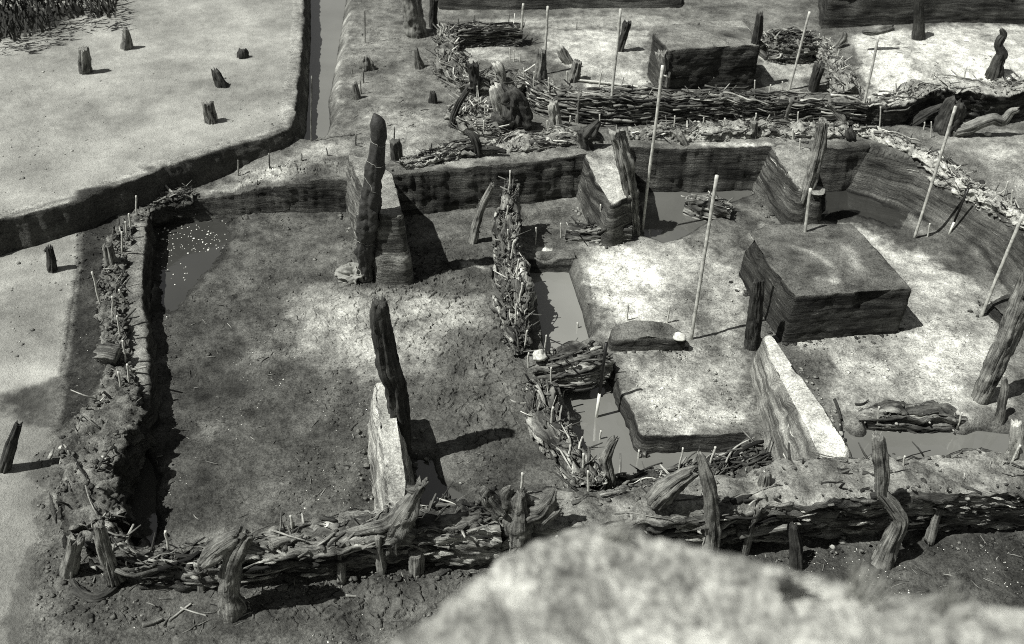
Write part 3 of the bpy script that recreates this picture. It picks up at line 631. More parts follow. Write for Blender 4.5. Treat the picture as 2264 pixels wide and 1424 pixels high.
    e=np.concatenate([c[:,:2]+Nn*hw[:,None],(c[:,:2]-Nn*hw[:,None])[::-1]]); SOLIDS.append((e[::max(1,len(e)//60)],float(c[:,2].mean())))
    return root
wall('left wall stub of crumbling soil and sticks along the dark pit edge',[(425,424,.34),(370,436,.30),(325,458,.27),(296,484,.26),(266,530,.28),(248,600,.31),(244,680,.33),(256,760,.33),(262,820,.35),(254,880,.42),(222,935,.5),(196,1000,.52),(192,1075,.50),(215,1150,.44)],[.06,.08,.10,.11,.10,.11,.11,.10,.12,.21,.25,.23,.2],0,-.02,.16,60,(.004,.010),(.06,.3),1,face=.25,seed=1,rough=1.9,spread=1.1,up=.04,sticks=80,mats=[(WM,1.),(WL,.12),(WD,.9)],strat=.6,clods=1300,chips=40)
wall('near wall left half, twisted roots and branches curving round the corner',[(215,1165,.38),(250,1225,.38),(330,1234,.38),(430,1228,.40),(520,1218,.43),(620,1198,.46),(720,1177,.48),(820,1162,.5),(920,1152,.52),(1010,1152,.52),(1100,1142,.52)],[.11,.12,.10,.10,.11,.12,.14,.16,.16,.16,.16],0,.04,.17,80,(.004,.011),(.15,.6),1,face=.4,seed=2,rough=1.9,spread=1.2,up=.03,sticks=80,mats=[(WM,1.),(BARK,1.),(WL,.25),(WD,.5)],stakes=[(.3,.03),(.62,.0),(.72,.05)],clods=500,bark=18,ledge=1.5,under=.6,core=2,chips=60)
wall('near wall right half, broad pale earth crest over a dark barky face',[(1060,1134,.50),(1200,1124,.52),(1330,1116,.52),(1450,1104,.54),(1560,1092,.54),(1700,1070,.54),(1850,1052,.55),(2000,1044,.55),(2150,1040,.55),(2330,1034,.55)],[.17,.19,.20,.20,.22,.23,.23,.24,.25,.25],0,-.14,.23,40,(.004,.010),(.12,.5),1,face=.5,seed=3,rough=.8,spread=1.1,up=.01,sticks=30,mats=[(WM,1.),(BARK,1.),(WL,.3),(WD,.8)],stakes=[(.45,.04),(.8,.0)],strat=.85,clods=420,bark=22,ledge=2.,under=.62,core=1,chips=230,csz=.7)
wall('low inner partition, rear part, rotten sticks beside the muddy pit',[(1132,398,.62),(1126,445,.50),(1124,500,.36),(1130,555,.26),(1136,610,.25),(1142,680,.24),(1150,745,.16),(1162,775,.06)],[.07,.10,.13,.15,.15,.16,.14,.10],0,-.25,.16,55,(.004,.010),(.05,.25),1,face=.35,seed=4,rough=2.1,spread=1.,up=.04,sticks=90,mats=[(WM,1.),(WL,.4),(WD,.8)],strat=.4,clods=650,chips=110,core=2)
wall('low inner partition, front part, leaning sticks and bark by the second pit',[(1188,838,.12),(1202,880,.18),(1222,940,.18),(1258,990,.18),(1284,1040,.18),(1302,1085,.22)],[.09,.13,.14,.13,.13,.12],0,-.3,.17,45,(.005,.012),(.06,.4),1,face=.3,seed=5,rough=2.,spread=1.,up=.04,sticks=55,mats=[(WM,1.),(WL,.4),(WD,.6)],strat=.4,clods=450,bark=6,chips=70,core=2)
wall('far wall of the house, rotten branches lying on a pale crest',[(890,362,.62),(960,345,.63),(1050,322,.64),(1150,308,.66),(1230,300,.66),(1290,298,.66)],[.08,.12,.18,.22,.22,.2],0,.42,.30,90,(.005,.013),(.1,.6),1,face=.2,seed=6,rough=1.5,spread=1.2,up=.03,sticks=60,mats=[(WM,1.),(WD,.8),(WL,.5)],strat=.3,clods=420,bark=30)
wall('far right wall stretch with lumps of decayed wattle on its crest',[(1390,288,.66),(1480,286,.68),(1580,286,.68),(1680,280,.68),(1780,282,.68),(1880,284,.68)],[.13,.15,.16,.16,.18,.2],0,.42,.30,80,(.005,.013),(.1,.5),1,face=.35,seed=7,rough=2.,spread=1.2,up=.03,sticks=60,mats=[(WM,1.),(WL,.7),(WD,.5)],strat=.2,clods=480,bark=30)
wall('bleached rotten wall crest running down the right side of the house',[(1885,284,.68),(1960,300,.68),(2040,335,.67),(2110,378,.65),(2180,425,.61),(2250,470,.56),(2320,530,.5)],[.12,.11,.11,.11,.10,.11,.11],0,.40,.42,50,(.005,.013),(.1,.5),1,face=.3,seed=8,rough=1.6,spread=1.3,up=.03,sticks=60,mats=[(WL,.8),(WM,1.),(WD,.5)],strat=.0,clods=360,bark=15)
wall('big woven wall of stacked branches crossing the far side',[(1165,165,.62),(1230,200,.90),(1330,208,.96),(1450,206,.98),(1560,206,.98),(1680,214,.98),(1800,216,.98),(1915,222,.96)],[.10,.12,.13,.13,.13,.13,.13,.12],0,.36,.16,760,(.007,.017),(.25,1.0),1,face=.88,seed=9,rough=1.1,spread=.9,up=.03,sticks=40,mats=[(WM,1.),(WL,.45),(WD,.8)],stakes=[(.12,.02),(.3,.05),(.5,.0),(.64,.06),(.8,.03)],strat=1.,clods=160,bark=80)
wall('dark undercut bank with brushwood on its crest, far right',[(1905,222,.94),(1990,215,.96),(2050,185,1.0),(2130,185,1.0),(2200,190,1.0),(2270,175,1.04),(2380,165,1.04)],[.13,.18,.2,.2,.2,.2,.2],0,.36,.36,50,(.005,.013),(.15,.6),1,face=.12,seed=10,rough=1.,spread=1.2,up=.03,sticks=60,mats=[(WM,1.),(WL,.4)],name='earth_bank',cat='bank',strat=1.,clods=260,ledge=.6,under=.7)
wall('rubbly far left wall line of broken sticks beside the pale square',[(985,62,.7),(990,100,.72),(1000,140,.72),(1040,170,.7),(1110,165,.72),(1170,185,.72)],[.1,.14,.15,.2,.25,.25],0,.45,.18,110,(.005,.012),(.08,.35),1,face=.2,seed=11,rough=2.,spread=1.6,up=.06,sticks=170,mats=[(WM,1.),(WL,.6),(WD,.8)],strat=.3,clods=380)
wall('small straight far wall of stacked branches at the top',[(1000,62,.84),(1060,58,.84),(1110,58,.84),(1156,60,.84)],.10,0,.5,.22,70,(.006,.014),(.3,1.),1,face=.7,seed=12,rough=.9,spread=.7,up=.03,sticks=25,mats=[(WM,1.),(WD,.7)],strat=.9,clods=80)
wall('rubble ridge of sticks running down towards the far woven wall',[(1800,80,.76),(1830,110,.76),(1858,150,.76),(1885,195,.78)],[.14,.12,.12,.15],0,.5,.26,60,(.005,.012),(.08,.35),1,face=.1,seed=13,rough=2.,spread=1.6,up=.06,sticks=80,mats=[(WM,1.),(WL,.6)],strat=.2,clods=240)
wall('heap of rubble and sticks at the corner left of the woven wall',[(1030,215,.66),(1050,250,.68),(1080,270,.66),(1120,262,.66)],[.2,.3,.3,.2],0,.42,.22,110,(.005,.013),(.08,.4),1,face=.15,seed=14,rough=2.2,spread=1.8,up=.06,sticks=150,mats=[(WM,1.),(WL,.9),(WD,.4)],strat=.2,clods=380)
wall('brushwood pile of broken roots beside the far square block',[(1690,92,.82),(1720,85,.86),(1760,88,.86),(1790,84,.82)],[.15,.2,.2,.15],0,.5,.16,110,(.006,.018),(.12,.45),1,face=.2,seed=15,rough=1.8,spread=2.,up=.12,sticks=130,mats=[(WM,1.),(WL,.8),(WD,.5)],strat=.2,name='brushwood_pile',cat='brushwood',clods=100)
# log-like balks
def logbalk(label,path,half,base,alb,seed,nb,mats,name,cat,strat): return wall(label,path,half,0,base,alb,nb,(.006,.018),(.15,.6),1,face=.5,seed=seed,rough=1.1,spread=.7,up=.02,sticks=14,mats=mats,name=name,cat=cat,strat=strat,clods=70,bark=int(nb*.5),core=2)
logbalk('bark covered bridge of earth between the two muddy pits',[(1188,795,.12),(1230,790,.20),(1280,780,.24),(1335,772,.18)],[.12,.16,.17,.12],-.12,.1,21,16,[(BARK,1.),(WM,.5)],'earth_bridge','balk',1.)
wall('curved rotten log lying at the edge of the right water',[(1888,918,-.04),(1930,908,.04),(1990,904,.07),(2050,904,.08),(2100,912,.05),(2136,930,-.06)],[.03,.10,.12,.12,.10,.03],0,-.22,.2,0,(.006,.014),(.3,.9),1,face=.2,seed=22,rough=.9,spread=.5,up=.0,sticks=0,mats=[(WM,1.),(WL,.6)],name='rotten_log',cat='log',clods=60,core=2,chips=10,under=.35)
wall('low line of broken branches between the near water and the near wall',[(1345,1066,.03),(1420,1056,.05),(1500,1052,.06),(1580,1036,.06),(1640,1012,.06),(1690,1000,.05)],[.05,.09,.11,.14,.15,.10],0,-.22,.09,60,(.005,.014),(.12,.6),1,face=.15,seed=31,rough=1.6,spread=1.6,up=.05,sticks=40,mats=[(WM,1.),(WL,.4),(WD,.8)],strat=.2,clods=420,name='brushwood_line',cat='brushwood')
logbalk('rotten dark stump block with a bleached top in the far water',[(1520,437,.12),(1560,440,.18),(1595,452,.16),(1618,462,.12)],[.1,.14,.14,.1],-.2,.34,23,12,[(WM,1.)],'rotten_log','log',1.)
logbalk('black rotten plank lying at the foot of the shaggy post by the white floor',[(1255,500,.1),(1300,500,.14),(1350,496,.16),(1395,500,.14)],[.1,.12,.12,.1],-.1,.12,24,20,[(WM,1.),(WD,1.)],'rotten_log','log',.8)
# ------------------------------------------------------------------ posts, stumps, roots
def wood(label,parts,mat=WD,name='wooden_post',cat='post',group='old posts and stumps',zb=None,sides=36,rough=.24,groove=.5,jag=.05,sink=.12,plane=True,lean=0.):
    """parts: list of limbs; a limb is [(px,py,width px),...] from the base up; first limb's base stands on the dig"""
    mb=MB(); b0=None
    for li,l in enumerate(parts):
        fx,fy=l[0][:2]
        if li==0:
            b=hit(fx,fy) if zb is None else P(fx,fy,zb); b0=b; YB=b[1]
        pts=[];rad=[]
        for k,(px,py,w) in enumerate(l):
            p=onY(px,py,YB+lean*k) if plane else P(px,py,zb+.03); pts.append(p); rad.append(w*.57*depth(p)/F)
        if li==0 and sink:
            pts=[pts[0]-np.array([0,0,sink])]+pts; rad=[rad[0]*1.1]+rad
        q=np.concatenate([np.array(pts),np.array(rad)[:,None]],1); q=resample_lin(q,n=max(10,int(np.linalg.norm(np.diff(np.array(pts),axis=0),axis=1).sum()/.018)))
        tube(mb,q[:,:3],np.maximum(q[:,3],.004),sides,rough,groove,jag*(min(1,rad[-1]/.05)))
    o=mb.build(name,mat,loc=b0); tag(o,label,cat,group); return o
PLT='stumps on the pale plateau'
wood('tall split stump on the plateau, leftmost of its five',[[(190,161,24),(187,135,23),(185,104,19)]],WM,'tree_stump','stump',PLT)
wood('pointed stump on the plateau nearest the dark scrub corner',[[(281,107,24),(280,85,19),(278,63,9)]],WM,'tree_stump','stump',PLT)
wood('small round black stub on the plateau near the channel',[[(537,127,20),(537,117,21),(536,109,15)]],WD,'tree_stump','stump',PLT,jag=.02)
wood('slanting split stump on the plateau with a frayed top',[[(491,191,27),(482,172,22),(473,153,11)]],WD,'tree_stump','stump',PLT)
wood('upright broad stump with a flat frayed top, nearest on the plateau',[[(467,271,24),(462,248,23),(458,227,22)]],WM,'tree_stump','stump',PLT,jag=.03)
wood('thin dark post standing on the pale ground left of the wall',[[(115,598,20),(113,572,17),(109,546,13)],[(112,556,9),(106,548,7),(98,556,4)]],WD)
wood('dark leaning post at the left edge with a long shadow',[[(9,1040,24),(22,992,22),(41,937,15)]],WD)
wood('tall black post behind the narrow bright balk in the room',[[(888,1015,38),(884,920,40),(876,858,42),(858,810,46),(846,740,42),(840,690,38),(838,666,28)]],WD,jag=.03,groove=.3,zb=-.02,lean=-.02)
wood('straight black post at the rear end of the long diagonal balk',[[(1661,768,26),(1668,700,26),(1674,640,23),(1676,618,19)]],WD,jag=.03)
wood('tall shaggy post with deep grooves at the balk under the far wall',[[(1399,512,30),(1396,460,28),(1393,420,30),(1381,355,34),(1361,287,30)]],WM,groove=.8,jag=.05)
wood('tall forked post leaning right at the far corner, pale at its foot',[[(1763,494,20),(1774,455,25),(1795,390,26),(1808,335,28),(1818,285,22),(1820,264,16)],[(1812,330,12),(1823,300,9),(1826,280,7)]],WM,groove=.6)
wood('thin leaning pole of bare wood beside the rear partition',[[(1045,536,18),(1052,500,17),(1066,455,16),(1090,406,11)]],WM,groove=.3)
wood('pale cut post standing alone at the lower left corner',[[(152,1268,36),(160,1228,31),(170,1187,28)]],WM,groove=.3)
wood('dark leaning stump where the near wall meets the left wall',[[(246,1262,30),(232,1215,28),(218,1160,18)]],WM,'tree_stump','stump')
wood('black bent shape lying in a curve on the near ground at lower left',[[(160,1280,12),(170,1302,22),(188,1318,15),(214,1325,26),(240,1314,14),(256,1300,16),(264,1282,6)]],WD,'black_curve','root',sink=0,zb=.15,groove=.3,rough=1.,plane=False)  # black tube of uneven width, laid in a U along the ground
wood('thick forked stump propping a fallen bark log at the near wall',[[(515,1352,50),(507,1300,42),(514,1245,38),(530,1205,42),(545,1180,26)],[(450,1245,26),(470,1225,44),(500,1200,44),(530,1182,30)],[(530,1210,26),(560,1215,18),(585,1222,10)]],BARK,'tree_stump','stump',groove=.5,rough=.45,sides=22,jag=.03)
wood('gnarled root stump with a knobbly raised head on the near wall',[[(868,1190,40),(880,1165,64),(895,1135,56),(912,1105,30),(926,1082,20),(934,1066,26)],[(926,1085,18),(908,1082,20),(898,1078,10)],[(872,1185,26),(900,1198,18),(930,1206,16),(944,1226,12)],[(890,1140,34),(850,1160,30),(800,1172,22),(750,1180,10)]],BARK,'root_stump','stump',groove=.6,rough=.5,sides=22,jag=.03)
wood('square cut post stump below the gnarled root at the near wall',[[(922,1266,32),(921,1240,30),(920,1220,29)]],WM,jag=.01,groove=.25)
wood('small twisted stump by the shaded puddle behind the near wall',[[(992,1120,18),(990,1104,14),(988,1094,18)]],WD,'tree_stump','stump')
wood('wide root mass of knotted stubs on the near wall',[[(1150,1180,50),(1150,1140,56),(1148,1110,40),(1150,1088,22)],[(1110,1130,40),(1085,1110,38),(1070,1092,30),(1078,1080,16)],[(1165,1135,46),(1200,1125,36),(1218,1100,22),(1228,1080,10)],[(1200,1140,38),(1222,1128,34),(1236,1120,20)],[(1130,1115,30),(1118,1090,28),(1130,1078,14)],[(1150,1180,30),(1120,1200,20),(1100,1215,10)]],BARK,'root_stump','stump',groove=.7,rough=.6,sides=20,jag=.04)
wood('thick bark log leaning over the near wall left of the split post',[[(1446,1112,40),(1472,1085,46),(1505,1058,40),(1540,1040,24)]],BARK,'fallen_log','log',groove=.5,rough=.35,sink=0,zb=.6)
wood('tall split post with a pale broken top at the near wall',[[(1576,1196,30),(1573,1140,26),(1571,1085,27),(1560,1045,26),(1552,1015,18),(1545,1000,8)]],WM,groove=.55)
wood('zigzag twisted post of bleached wood at the near wall',[[(1952,1242,46),(1966,1205,36),(1984,1170,28),(1992,1148,25),(1968,1112,27),(1946,1088,22),(1950,1050,27),(1946,1005,26),(1940,962,20)]],WM,groove=.5,jag=.05)
wood('short dark post with a white splinter at its top, lower right',[[(1761,1246,28),(1759,1205,27),(1754,1162,17)]],WD)
wood('thick leaning trunk at the right edge over the water',[[(2166,885,30),(2190,832,36),(2222,760,38),(2262,655,42),(2290,580,40)]],WM,'leaning_trunk','trunk',groove=.4,jag=.1)
wood('thin twisted root standing in the water at the right edge',[[(2211,928,18),(2217,890,16),(2222,862,15),(2220,834,9)]],WM)
wood('pale broken stump at the right edge beside the near wall',[[(2252,1000,42),(2250,965,34),(2246,932,20)]],WL,'tree_stump','stump')
wood('zigzag black post on the bright ground at the far right',[[(2195,173,30),(2204,145,25),(2216,118,19),(2207,100,14),(2212,86,17),(2220,78,13),(2213,64,7)]],WD)
wood('straight far trunk cut by the top of the picture',[[(2031,84,24),(2031,40,20),(2031,-20,20)]],WD,'dead_tree','tree',groove=.3)
wood('thick short log lying by the dark far bank',[[(1908,70,8),(1925,70,16),(1950,66,16),(1976,61,11)]],WM,'fallen_log','log',sink=0,zb=.95)
wood('knob headed post leaning right on the pale far ground',[[(1369,111,15),(1376,90,16),(1383,66,15),(1386,54,19),(1388,47,14)]],WD)
wood('square stump on the pale far ground behind the woven wall',[[(1269,177,23),(1274,155,20),(1277,135,18)]],WM,'tree_stump','stump',jag=.02)
wood('sloping fallen slab of wood beside the square far stump',[[(1258,140,16),(1245,120,18),(1238,105,14)]],WM,'wood_slab','slab',jag=.03)
wood('pale stump with a dark back beside the tall far pole',[[(1196,160,24),(1197,130,20),(1198,112,16)]],WM,'tree_stump','stump')
wood('thin pointed stump in the middle of the far grey ground',[[(927,150,20),(923,130,14),(919,107,8)]],WM,'tree_stump','stump')
wood('tiny frayed stub on the grey ground right of the channel',[[(957,226,18),(958,214,15),(957,203,10)]],WD,'tree_stump','stump')
wood('leaning stub on the cracked bank right of the channel',[[(790,217,18),(786,200,15),(783,182,10)]],WM,'tree_stump','stump')
wood('lumpy short stump at the foot of the thin far pole',[[(810,152,28),(808,138,26),(808,124,16)]],WM,'tree_stump','stump',rough=.6)
wood('curved thin post left of the rubble heap',[[(1001,280,16),(1003,255,14),(1016,225,13),(1036,196,11)]],WD)
wood('black broken stump among the far rubble',[[(1050,182,22),(1047,160,22),(1044,141,24)]],WD,'tree_stump','stump')
wood('bleached white root standing up in the far rubble',[[(1112,185,12),(1112,165,16),(1104,150,22),(1095,138,14)]],WL,'root_stump','stump')
wood('big dark hollow stump in the middle of the rubble heap',[[(1130,288,66),(1134,250,70),(1130,215,54),(1122,196,30)]],WD,'tree_stump','stump',rough=.5,groove=.6)
wood('pale mottled trunk stump in the middle of the rubble heap',[[(1110,275,18),(1112,250,24),(1106,225,32),(1098,200,28),(1092,188,18)]],WL,'tree_stump','stump')
wood('thick far trunk with a pale left side cut by the top',[[(921,78,42),(915,45,38),(905,-15,36)]],WM,'dead_tree','tree',groove=.3)
wood('dark far post right of the thick pale trunk',[[(958,62,16),(957,40,14),(960,-5,16)]],WD)
wood('dark post behind the far woven wall, leaning right',[[(1798,200,18),(1804,172,20),(1813,143,24)]],WD)
wood('forked root standing on the far rubble ridge',[[(1850,106,12),(1858,94,14),(1866,82,13),(1866,69,8)],[(1860,95,10),(1872,90,6)]],WM,'root_stump','stump')
wood('shaggy stump against the left side of the far square block',[[(1470,172,22),(1468,145,22),(1464,115,26)]],WM,'tree_stump','stump',groove=.7)
wood('dark crooked post beside the far brushwood pile',[[(1670,95,16),(1676,70,15),(1680,30,12)]],WD)
wood('square dark stump just right of the cloth wrapped post',[[(878,350,24),(876,330,23),(873,311,22)]],WD,'tree_stump','stump',jag=.02)
wood('branching root stump on the far wall crest left of the dark pit',[[(1056,342,18),(1054,322,20),(1046,300,18),(1030,290,8)],[(1050,325,16),(1000,338,14),(930,352,12),(880,362,6)],[(1058,330,14),(1090,330,13),(1120,336,8)]],WD,'root_stump','stump',groove=.5)
wood('gnarled stump with a pale snapped end above the short balk',[[(1300,330,22),(1292,305,22),(1288,285,20)],[(1296,300,34),(1310,285,26),(1325,268,12)],[(1300,300,26),(1320,302,20),(1335,312,8)]],WD,'root_stump','stump',groove=.5,rough=.5)
wood('big curved root lying on the ground at the far right',[[(2112,292,20),(2140,284,24),(2170,270,24),(2195,262,22),(2216,270,20),(2228,258,17),(2235,246,16),(2252,242,10)],[(2115,290,18),(2106,305,14),(2098,318,8)]],WM,'curved_root','root',sink=0,zb=.62,groove=.3)
wood('fat broken stump in the dark hollow below the far bank',[[(2092,292,50),(2100,260,46),(2112,230,38),(2118,222,26)]],WD,'tree_stump','stump')
wood('thick root sloping down the dark hollow below the far bank',[[(2000,285,10),(2030,262,20),(2060,245,18),(2085,232,8)]],WD,'sloping_root','root',sink=0,zb=.5)
wood('hollow pale stump left of the left wall',[[(243,572,22),(240,556,22),(237,541,20)]],WM,'tree_stump','stump',jag=.03)
wood('stubby log sticking out of the left wall',[[(262,788,44),(240,782,50),(214,782,34)]],BARK,'fallen_log','log',sink=0,zb=.36,rough=.4)
wood('forked mossy stick standing at the near end of the front partition',[[(1348,1072,24),(1345,1040,24),(1338,1015,22),(1350,985,20),(1362,966,14)],[(1342,1020,18),(1325,1010,12)]],WM,'forked_stick','stick')
wood('pair of thin dark stubs in the near water by a peg',[[(1422,1032,9),(1424,1010,10),(1424,1000,12)],[(1430,1030,8),(1431,1005,8)]],WM,'wood_stub','stub')
wood('small stump on the near wall crest with a pale side',[[(1690,1072,26),(1692,1056,24),(1694,1044,20)]],WM,'tree_stump','stump',jag=.02)
wood('dark standing stake against the far woven wall, forked at the foot',[[(1860,262,22),(1845,245,18),(1830,225,16)]],WM)
wood('pale frayed stump at the left end of the far woven wall',[[(1228,282,26),(1226,255,24),(1222,225,20)]],WL,'tree_stump','stump',rough=.5)
wood('broken stump on the far right wall crest left of the corner post',[[(1668,296,14),(1668,282,14),(1669,268,16)]],WM,'tree_stump','stump',jag=.01)
wood('leaning splinter stub on the far right wall crest',[[(1518,325,14),(1508,308,14),(1498,292,14)]],WM,'wood_stub','stub')
wood('black hanging root lump on the bright crest at the far right',[[(1886,312,16),(1880,300,22),(1876,286,16)]],WD,'root_stump','stump')
# the cloth-wrapped post
def wrapped():
    b=hit(812,621); root=empty('wrapped_post',b); tag(root,'tall post wrapped in dark cloth tied with twine, in the room','post','old posts and stumps')
    YB=b[1]
    def limb(l): 
        pts=[onY(px,py,YB) for px,py,_ in l]; rad=[w*.5*depth(p)/F for p,(_,_,w) in zip(pts,l)]
        return resample(np.concatenate([np.array(pts),np.array(rad)[:,None]],1),n=90)
    core=limb([(814,622,22),(808,570,22),(808,540,22),(820,450,24),(828,380,24),(834,290,20)]); mb=MB(); core[0,2]-=.1; tube(mb,core[:,:3],core[:,3],14,.2,.4); mb.build('post',WM,root)
    cl=limb([(812,610,26),(807,575,30),(806,552,36),(807,536,33),(812,505,46),(816,470,45),(820,440,42),(823,412,38),(824,400,33),(828,375,40),(832,350,37),(833,342,35),(835,322,33),(836,316,30),(837,304,35),(837,288,37),(835,274,35),(832,263,26),(829,256,14),(827,251,4)])
    mb=MB(); sides=40; s=np.linspace(0,1,len(cl)); th=np.linspace(0,2*math.pi,sides,endpoint=False)
    T=np.gradient(cl[:,:3],axis=0); T/=np.linalg.norm(T,axis=1)[:,None]; A=np.cross(T,[0,1.,0]); A/=np.linalg.norm(A,axis=1)[:,None]; B=np.cross(T,A)
    env=np.clip(1.15-np.linspace(0,1.1,len(cl)),.14,1.)[:,None]
    fold=np.cos(4*th[None,:]+s[:,None]*9)+.8*np.cos(7*th[None,:]-s[:,None]*14+1)+.6*np.cos(11*th[None,:]+s[:,None]*22+2)
    q=np.stack([np.repeat(s[:,None]*38,sides,1),np.repeat(np.cos(th)[None,:]*2,len(cl),0),np.repeat(np.sin(th)[None,:]*2,len(cl),0)],-1)
    wr=fbm3(q[...,0],q[...,1],q[...,2],4,5,.6)
    r=cl[:,3][:,None]*(1+.13*fold*env+.55*wr*env)
    V=cl[:,None,:3]+(A[:,None,:]*np.cos(th)[None,:,None]+B[:,None,:]*np.sin(th)[None,:,None])*r[...,None]
    n=len(cl); F_=[(i*sides+j,i*sides+(j+1)%sides,(i+1)*sides+(j+1)%sides,(i+1)*sides+j) for i in range(n-1) for j in range(sides)]+[tuple(range((n-1)*sides,n*sides))]
    mb.add(V.reshape(-1,3),F_); cloth=plain_mat('dark_wet_cloth',.034,.35,.65,.4,45,.006); w=mb.build('cloth_wrap',cloth,root)
    tw=plain_mat('twine',.22,.2,.8,.2,60)
    def loop(f,tilt,slack=1.03):
        i=int(f*(n-1)); pts=[]
        for k in range(25):
            a=k/24*2*math.pi; ii=int(np.clip(i+tilt*math.cos(a),0,n-1)); j=int(k/24*sides)%sides; p=V[ii,j]; c=cl[ii,:3]; pts.append(c+(p-c)*slack)
        x=MB(); tube(x,resample(pts,n=40),[.0035]*40,5); x.build('twine',tw,w)
    loop(.845,1); loop(.60,4); loop(.735,1); loop(.245,1)
    # hanging cord
    pts=[V[int(f*(n-1)),30]+np.array([0,-.01,0]) for f in (.08,.14,.2,.245)]; x=MB(); tube(x,resample(pts,n=14),[.004]*14,5); x.build('twine',tw,w)
    pts=[V[int(f*(n-1)),26]+np.array([0.0,-.012,0]) for f in (.60,.65,.7,.735)]; x=MB(); tube(x,resample(pts,n=14),[.004]*14,5); x.build('twine',tw,w)
wrapped()
def sack():
    c=hit(787,615); mb=MB(); n,m=70,90; u=np.linspace(0,math.pi,n); v=np.linspace(0,2*math.pi,m,endpoint=False)
    V=[]
    D=np.stack([np.sin(u)[:,None]*np.cos(v)[None,:],np.sin(u)[:,None]*np.sin(v)[None,:],np.repeat(np.cos(u)[:,None],m,1)],-1)
    rg=1-np.abs(fbm3(D[...,0]*2.3+3,D[...,1]*2.3,D[...,2]*1.6,2,77,.5))*2.6
    r=.7+.55*rg
    V=D*r[...,None]*np.array([.19,.14,.13])[None,None,:]; V[...,2]=np.maximum(V[...,2],-.05)+.05
    V[...,0]+=V[...,2]*-.15; V=V.reshape(-1,3)+c+np.array([0,-.03,0])
    mb.add(V,[(i*m+j,(i+1)*m+j,(i+1)*m+(j+1)%m,i*m+(j+1)%m) for i in range(n-1) for j in range(m)])
    tag(mb.build('cloth_sack',plain_mat('sackcloth',.25,.25,.9,.1,40,.004)),'crumpled pale sack lying at the foot of the wrapped post','sack')
sack()
# ------------------------------------------------------------------ survey poles and pegs
def rod(name,label,cat,group,base,top,r,mat,zb=None,sink=.06,bands=None):
    b=hit(*base) if zb is None else P(base[0],base[1],zb); t=onY(top[0],top[1],b[1]); d=(t-b)/np.linalg.norm(t-b); mb=MB()
    if bands is None:
        p=resample([b-d*sink,b+(t-b)*.35+np.array([random.uniform(-1,1)*.006,0,0]),b+(t-b)*.7+np.array([random.uniform(-1,1)*.006,0,0]),t],n=16); tube(mb,p,r*(1+.06*np.sin(np.arange(16)*2.1)),10); tube(mb,[t-d*r*.3,t+d*r*.15],[r*.96,r*.7],10); o=mb.build(name,mat,loc=b); tag(o,label,cat,group); return o
    root=empty(name,b); tag(root,label,cat,group)
    for f0,f1,mt in bands:
        x=MB(); tube(x,[b+(t-b)*f0,b+(t-b)*(f0+f1)/2,b+(t-b)*f1],[r,r,r],10); x.build('painted_band',mt,root)
    return root
PG='white survey poles standing in the dig'
for lab,b,t in [('long pale pole standing in the middle of the room beside the white floor',(1528,750),(1585,388)),('long pale pole at the far water beside the shaggy post',(1420,512),(1465,145)),
 ('long pale pole leaning on the streaked slope at the right',(2022,525),(2113,235)),('long pale pole in front of the far woven wall and the dark bank',(1902,270),(1942,80)),('long pale pole at the right edge by the earth lump',(2170,698),(2262,474)),
 ('pale pole behind the far woven wall beside the brushwood',(1745,197),(1790,26)),('long pale pole at the left end of the far woven wall',(1350,240),(1372,20)),('long dark toned pole by the pale stump at the top middle',(1203,164),(1211,14)),
 ('thin pole at the right end of the small far wall',(1153,66),(1157,8)),('short thick pole against the small block at the leaning post',(1780,512),(1792,417))]:
    rod('survey_pole',lab,'pole',PG,b,t,.019,POLE)
rod('survey_pole','thin grey pole standing in the water channel','pole',PG,(688,311),(689,168),.010,WM)
rod('ranging_rod','black and white ranging rod standing in the second muddy pit','ranging rod','ranging rods',(1318,925),(1341,758),.016,WHT,zb=-.24,bands=[(-.05,.35,WHT),(.35,1.,BLK)])
rod('ranging_rod','black and white ranging rod on the streaked slope at the right','ranging rod','ranging rods',(2098,518),(2141,417),.014,WHT,bands=[(-.05,.28,WHT),(.28,1.,BLK)])
ORD=['first','second','third','fourth','fifth','sixth','seventh','eighth','ninth','tenth','eleventh','twelfth','thirteenth','fourteenth','fifteenth','sixteenth','seventeenth','eighteenth','nineteenth']
NUM=['zero','one','two','three','four','five','six','seven','eight','nine','ten','eleven','twelve','thirteen','fourteen','fifteen','sixteen','seventeen','eighteen','nineteen']
def pegs(where,lst,order='left',mat=PALE,desc='short pale peg'):
    key=(lambda q:q[0]) if order=='left' else (lambda q:q[1]); lst=sorted(lst,key=key)
    for i,(bx,by,tx,ty) in enumerate(lst):
        w=f"{ORD[i]} peg from the {'left' if order=='left' else 'far end'} {where}" if len(lst)>1 else f"{desc} {where}"
        rod('peg',w,'peg','pegs '+where,(bx,by),(tx,ty),random.uniform(.0085,.0115),mat,sink=.08)
pegs('along the left wall stub',[(302,464,301,433),(287,492,285,472),(280,515,277,490),(269,550,270,512),(221,668,203,601),(283,675,263,640),(249,692,248,655),(265,738,259,698),(276,790,271,753),(285,842,281,805),(268,860,261,822)],'far')
pegs('on the left half of the near wall',[(278,1186,281,1145),(370,1200,366,1174),(649,1176,642,1140)])
pegs('standing in the root mass on the near wall',[(1151,1090,1155,1046)])
pegs('along the rear partition',[(1122,460,1128,377),(1117,492,1123,455),(1123,534,1123,507),(1132,560,1137,533),(1143,602,1147,573),(1150,662,1155,625),(1140,706,1142,672),(1161,757,1166,730)],'far')
pegs('round the first muddy pit',[(1205,770,1208,741),(1276,750,1277,713),(1184,541,1185,503),(1240,526,1240,493),(1329,492,1328,452)])
pegs('on the crest of the low balk on the white floor',[(1388,708,1388,672),(1476,713,1480,676)])
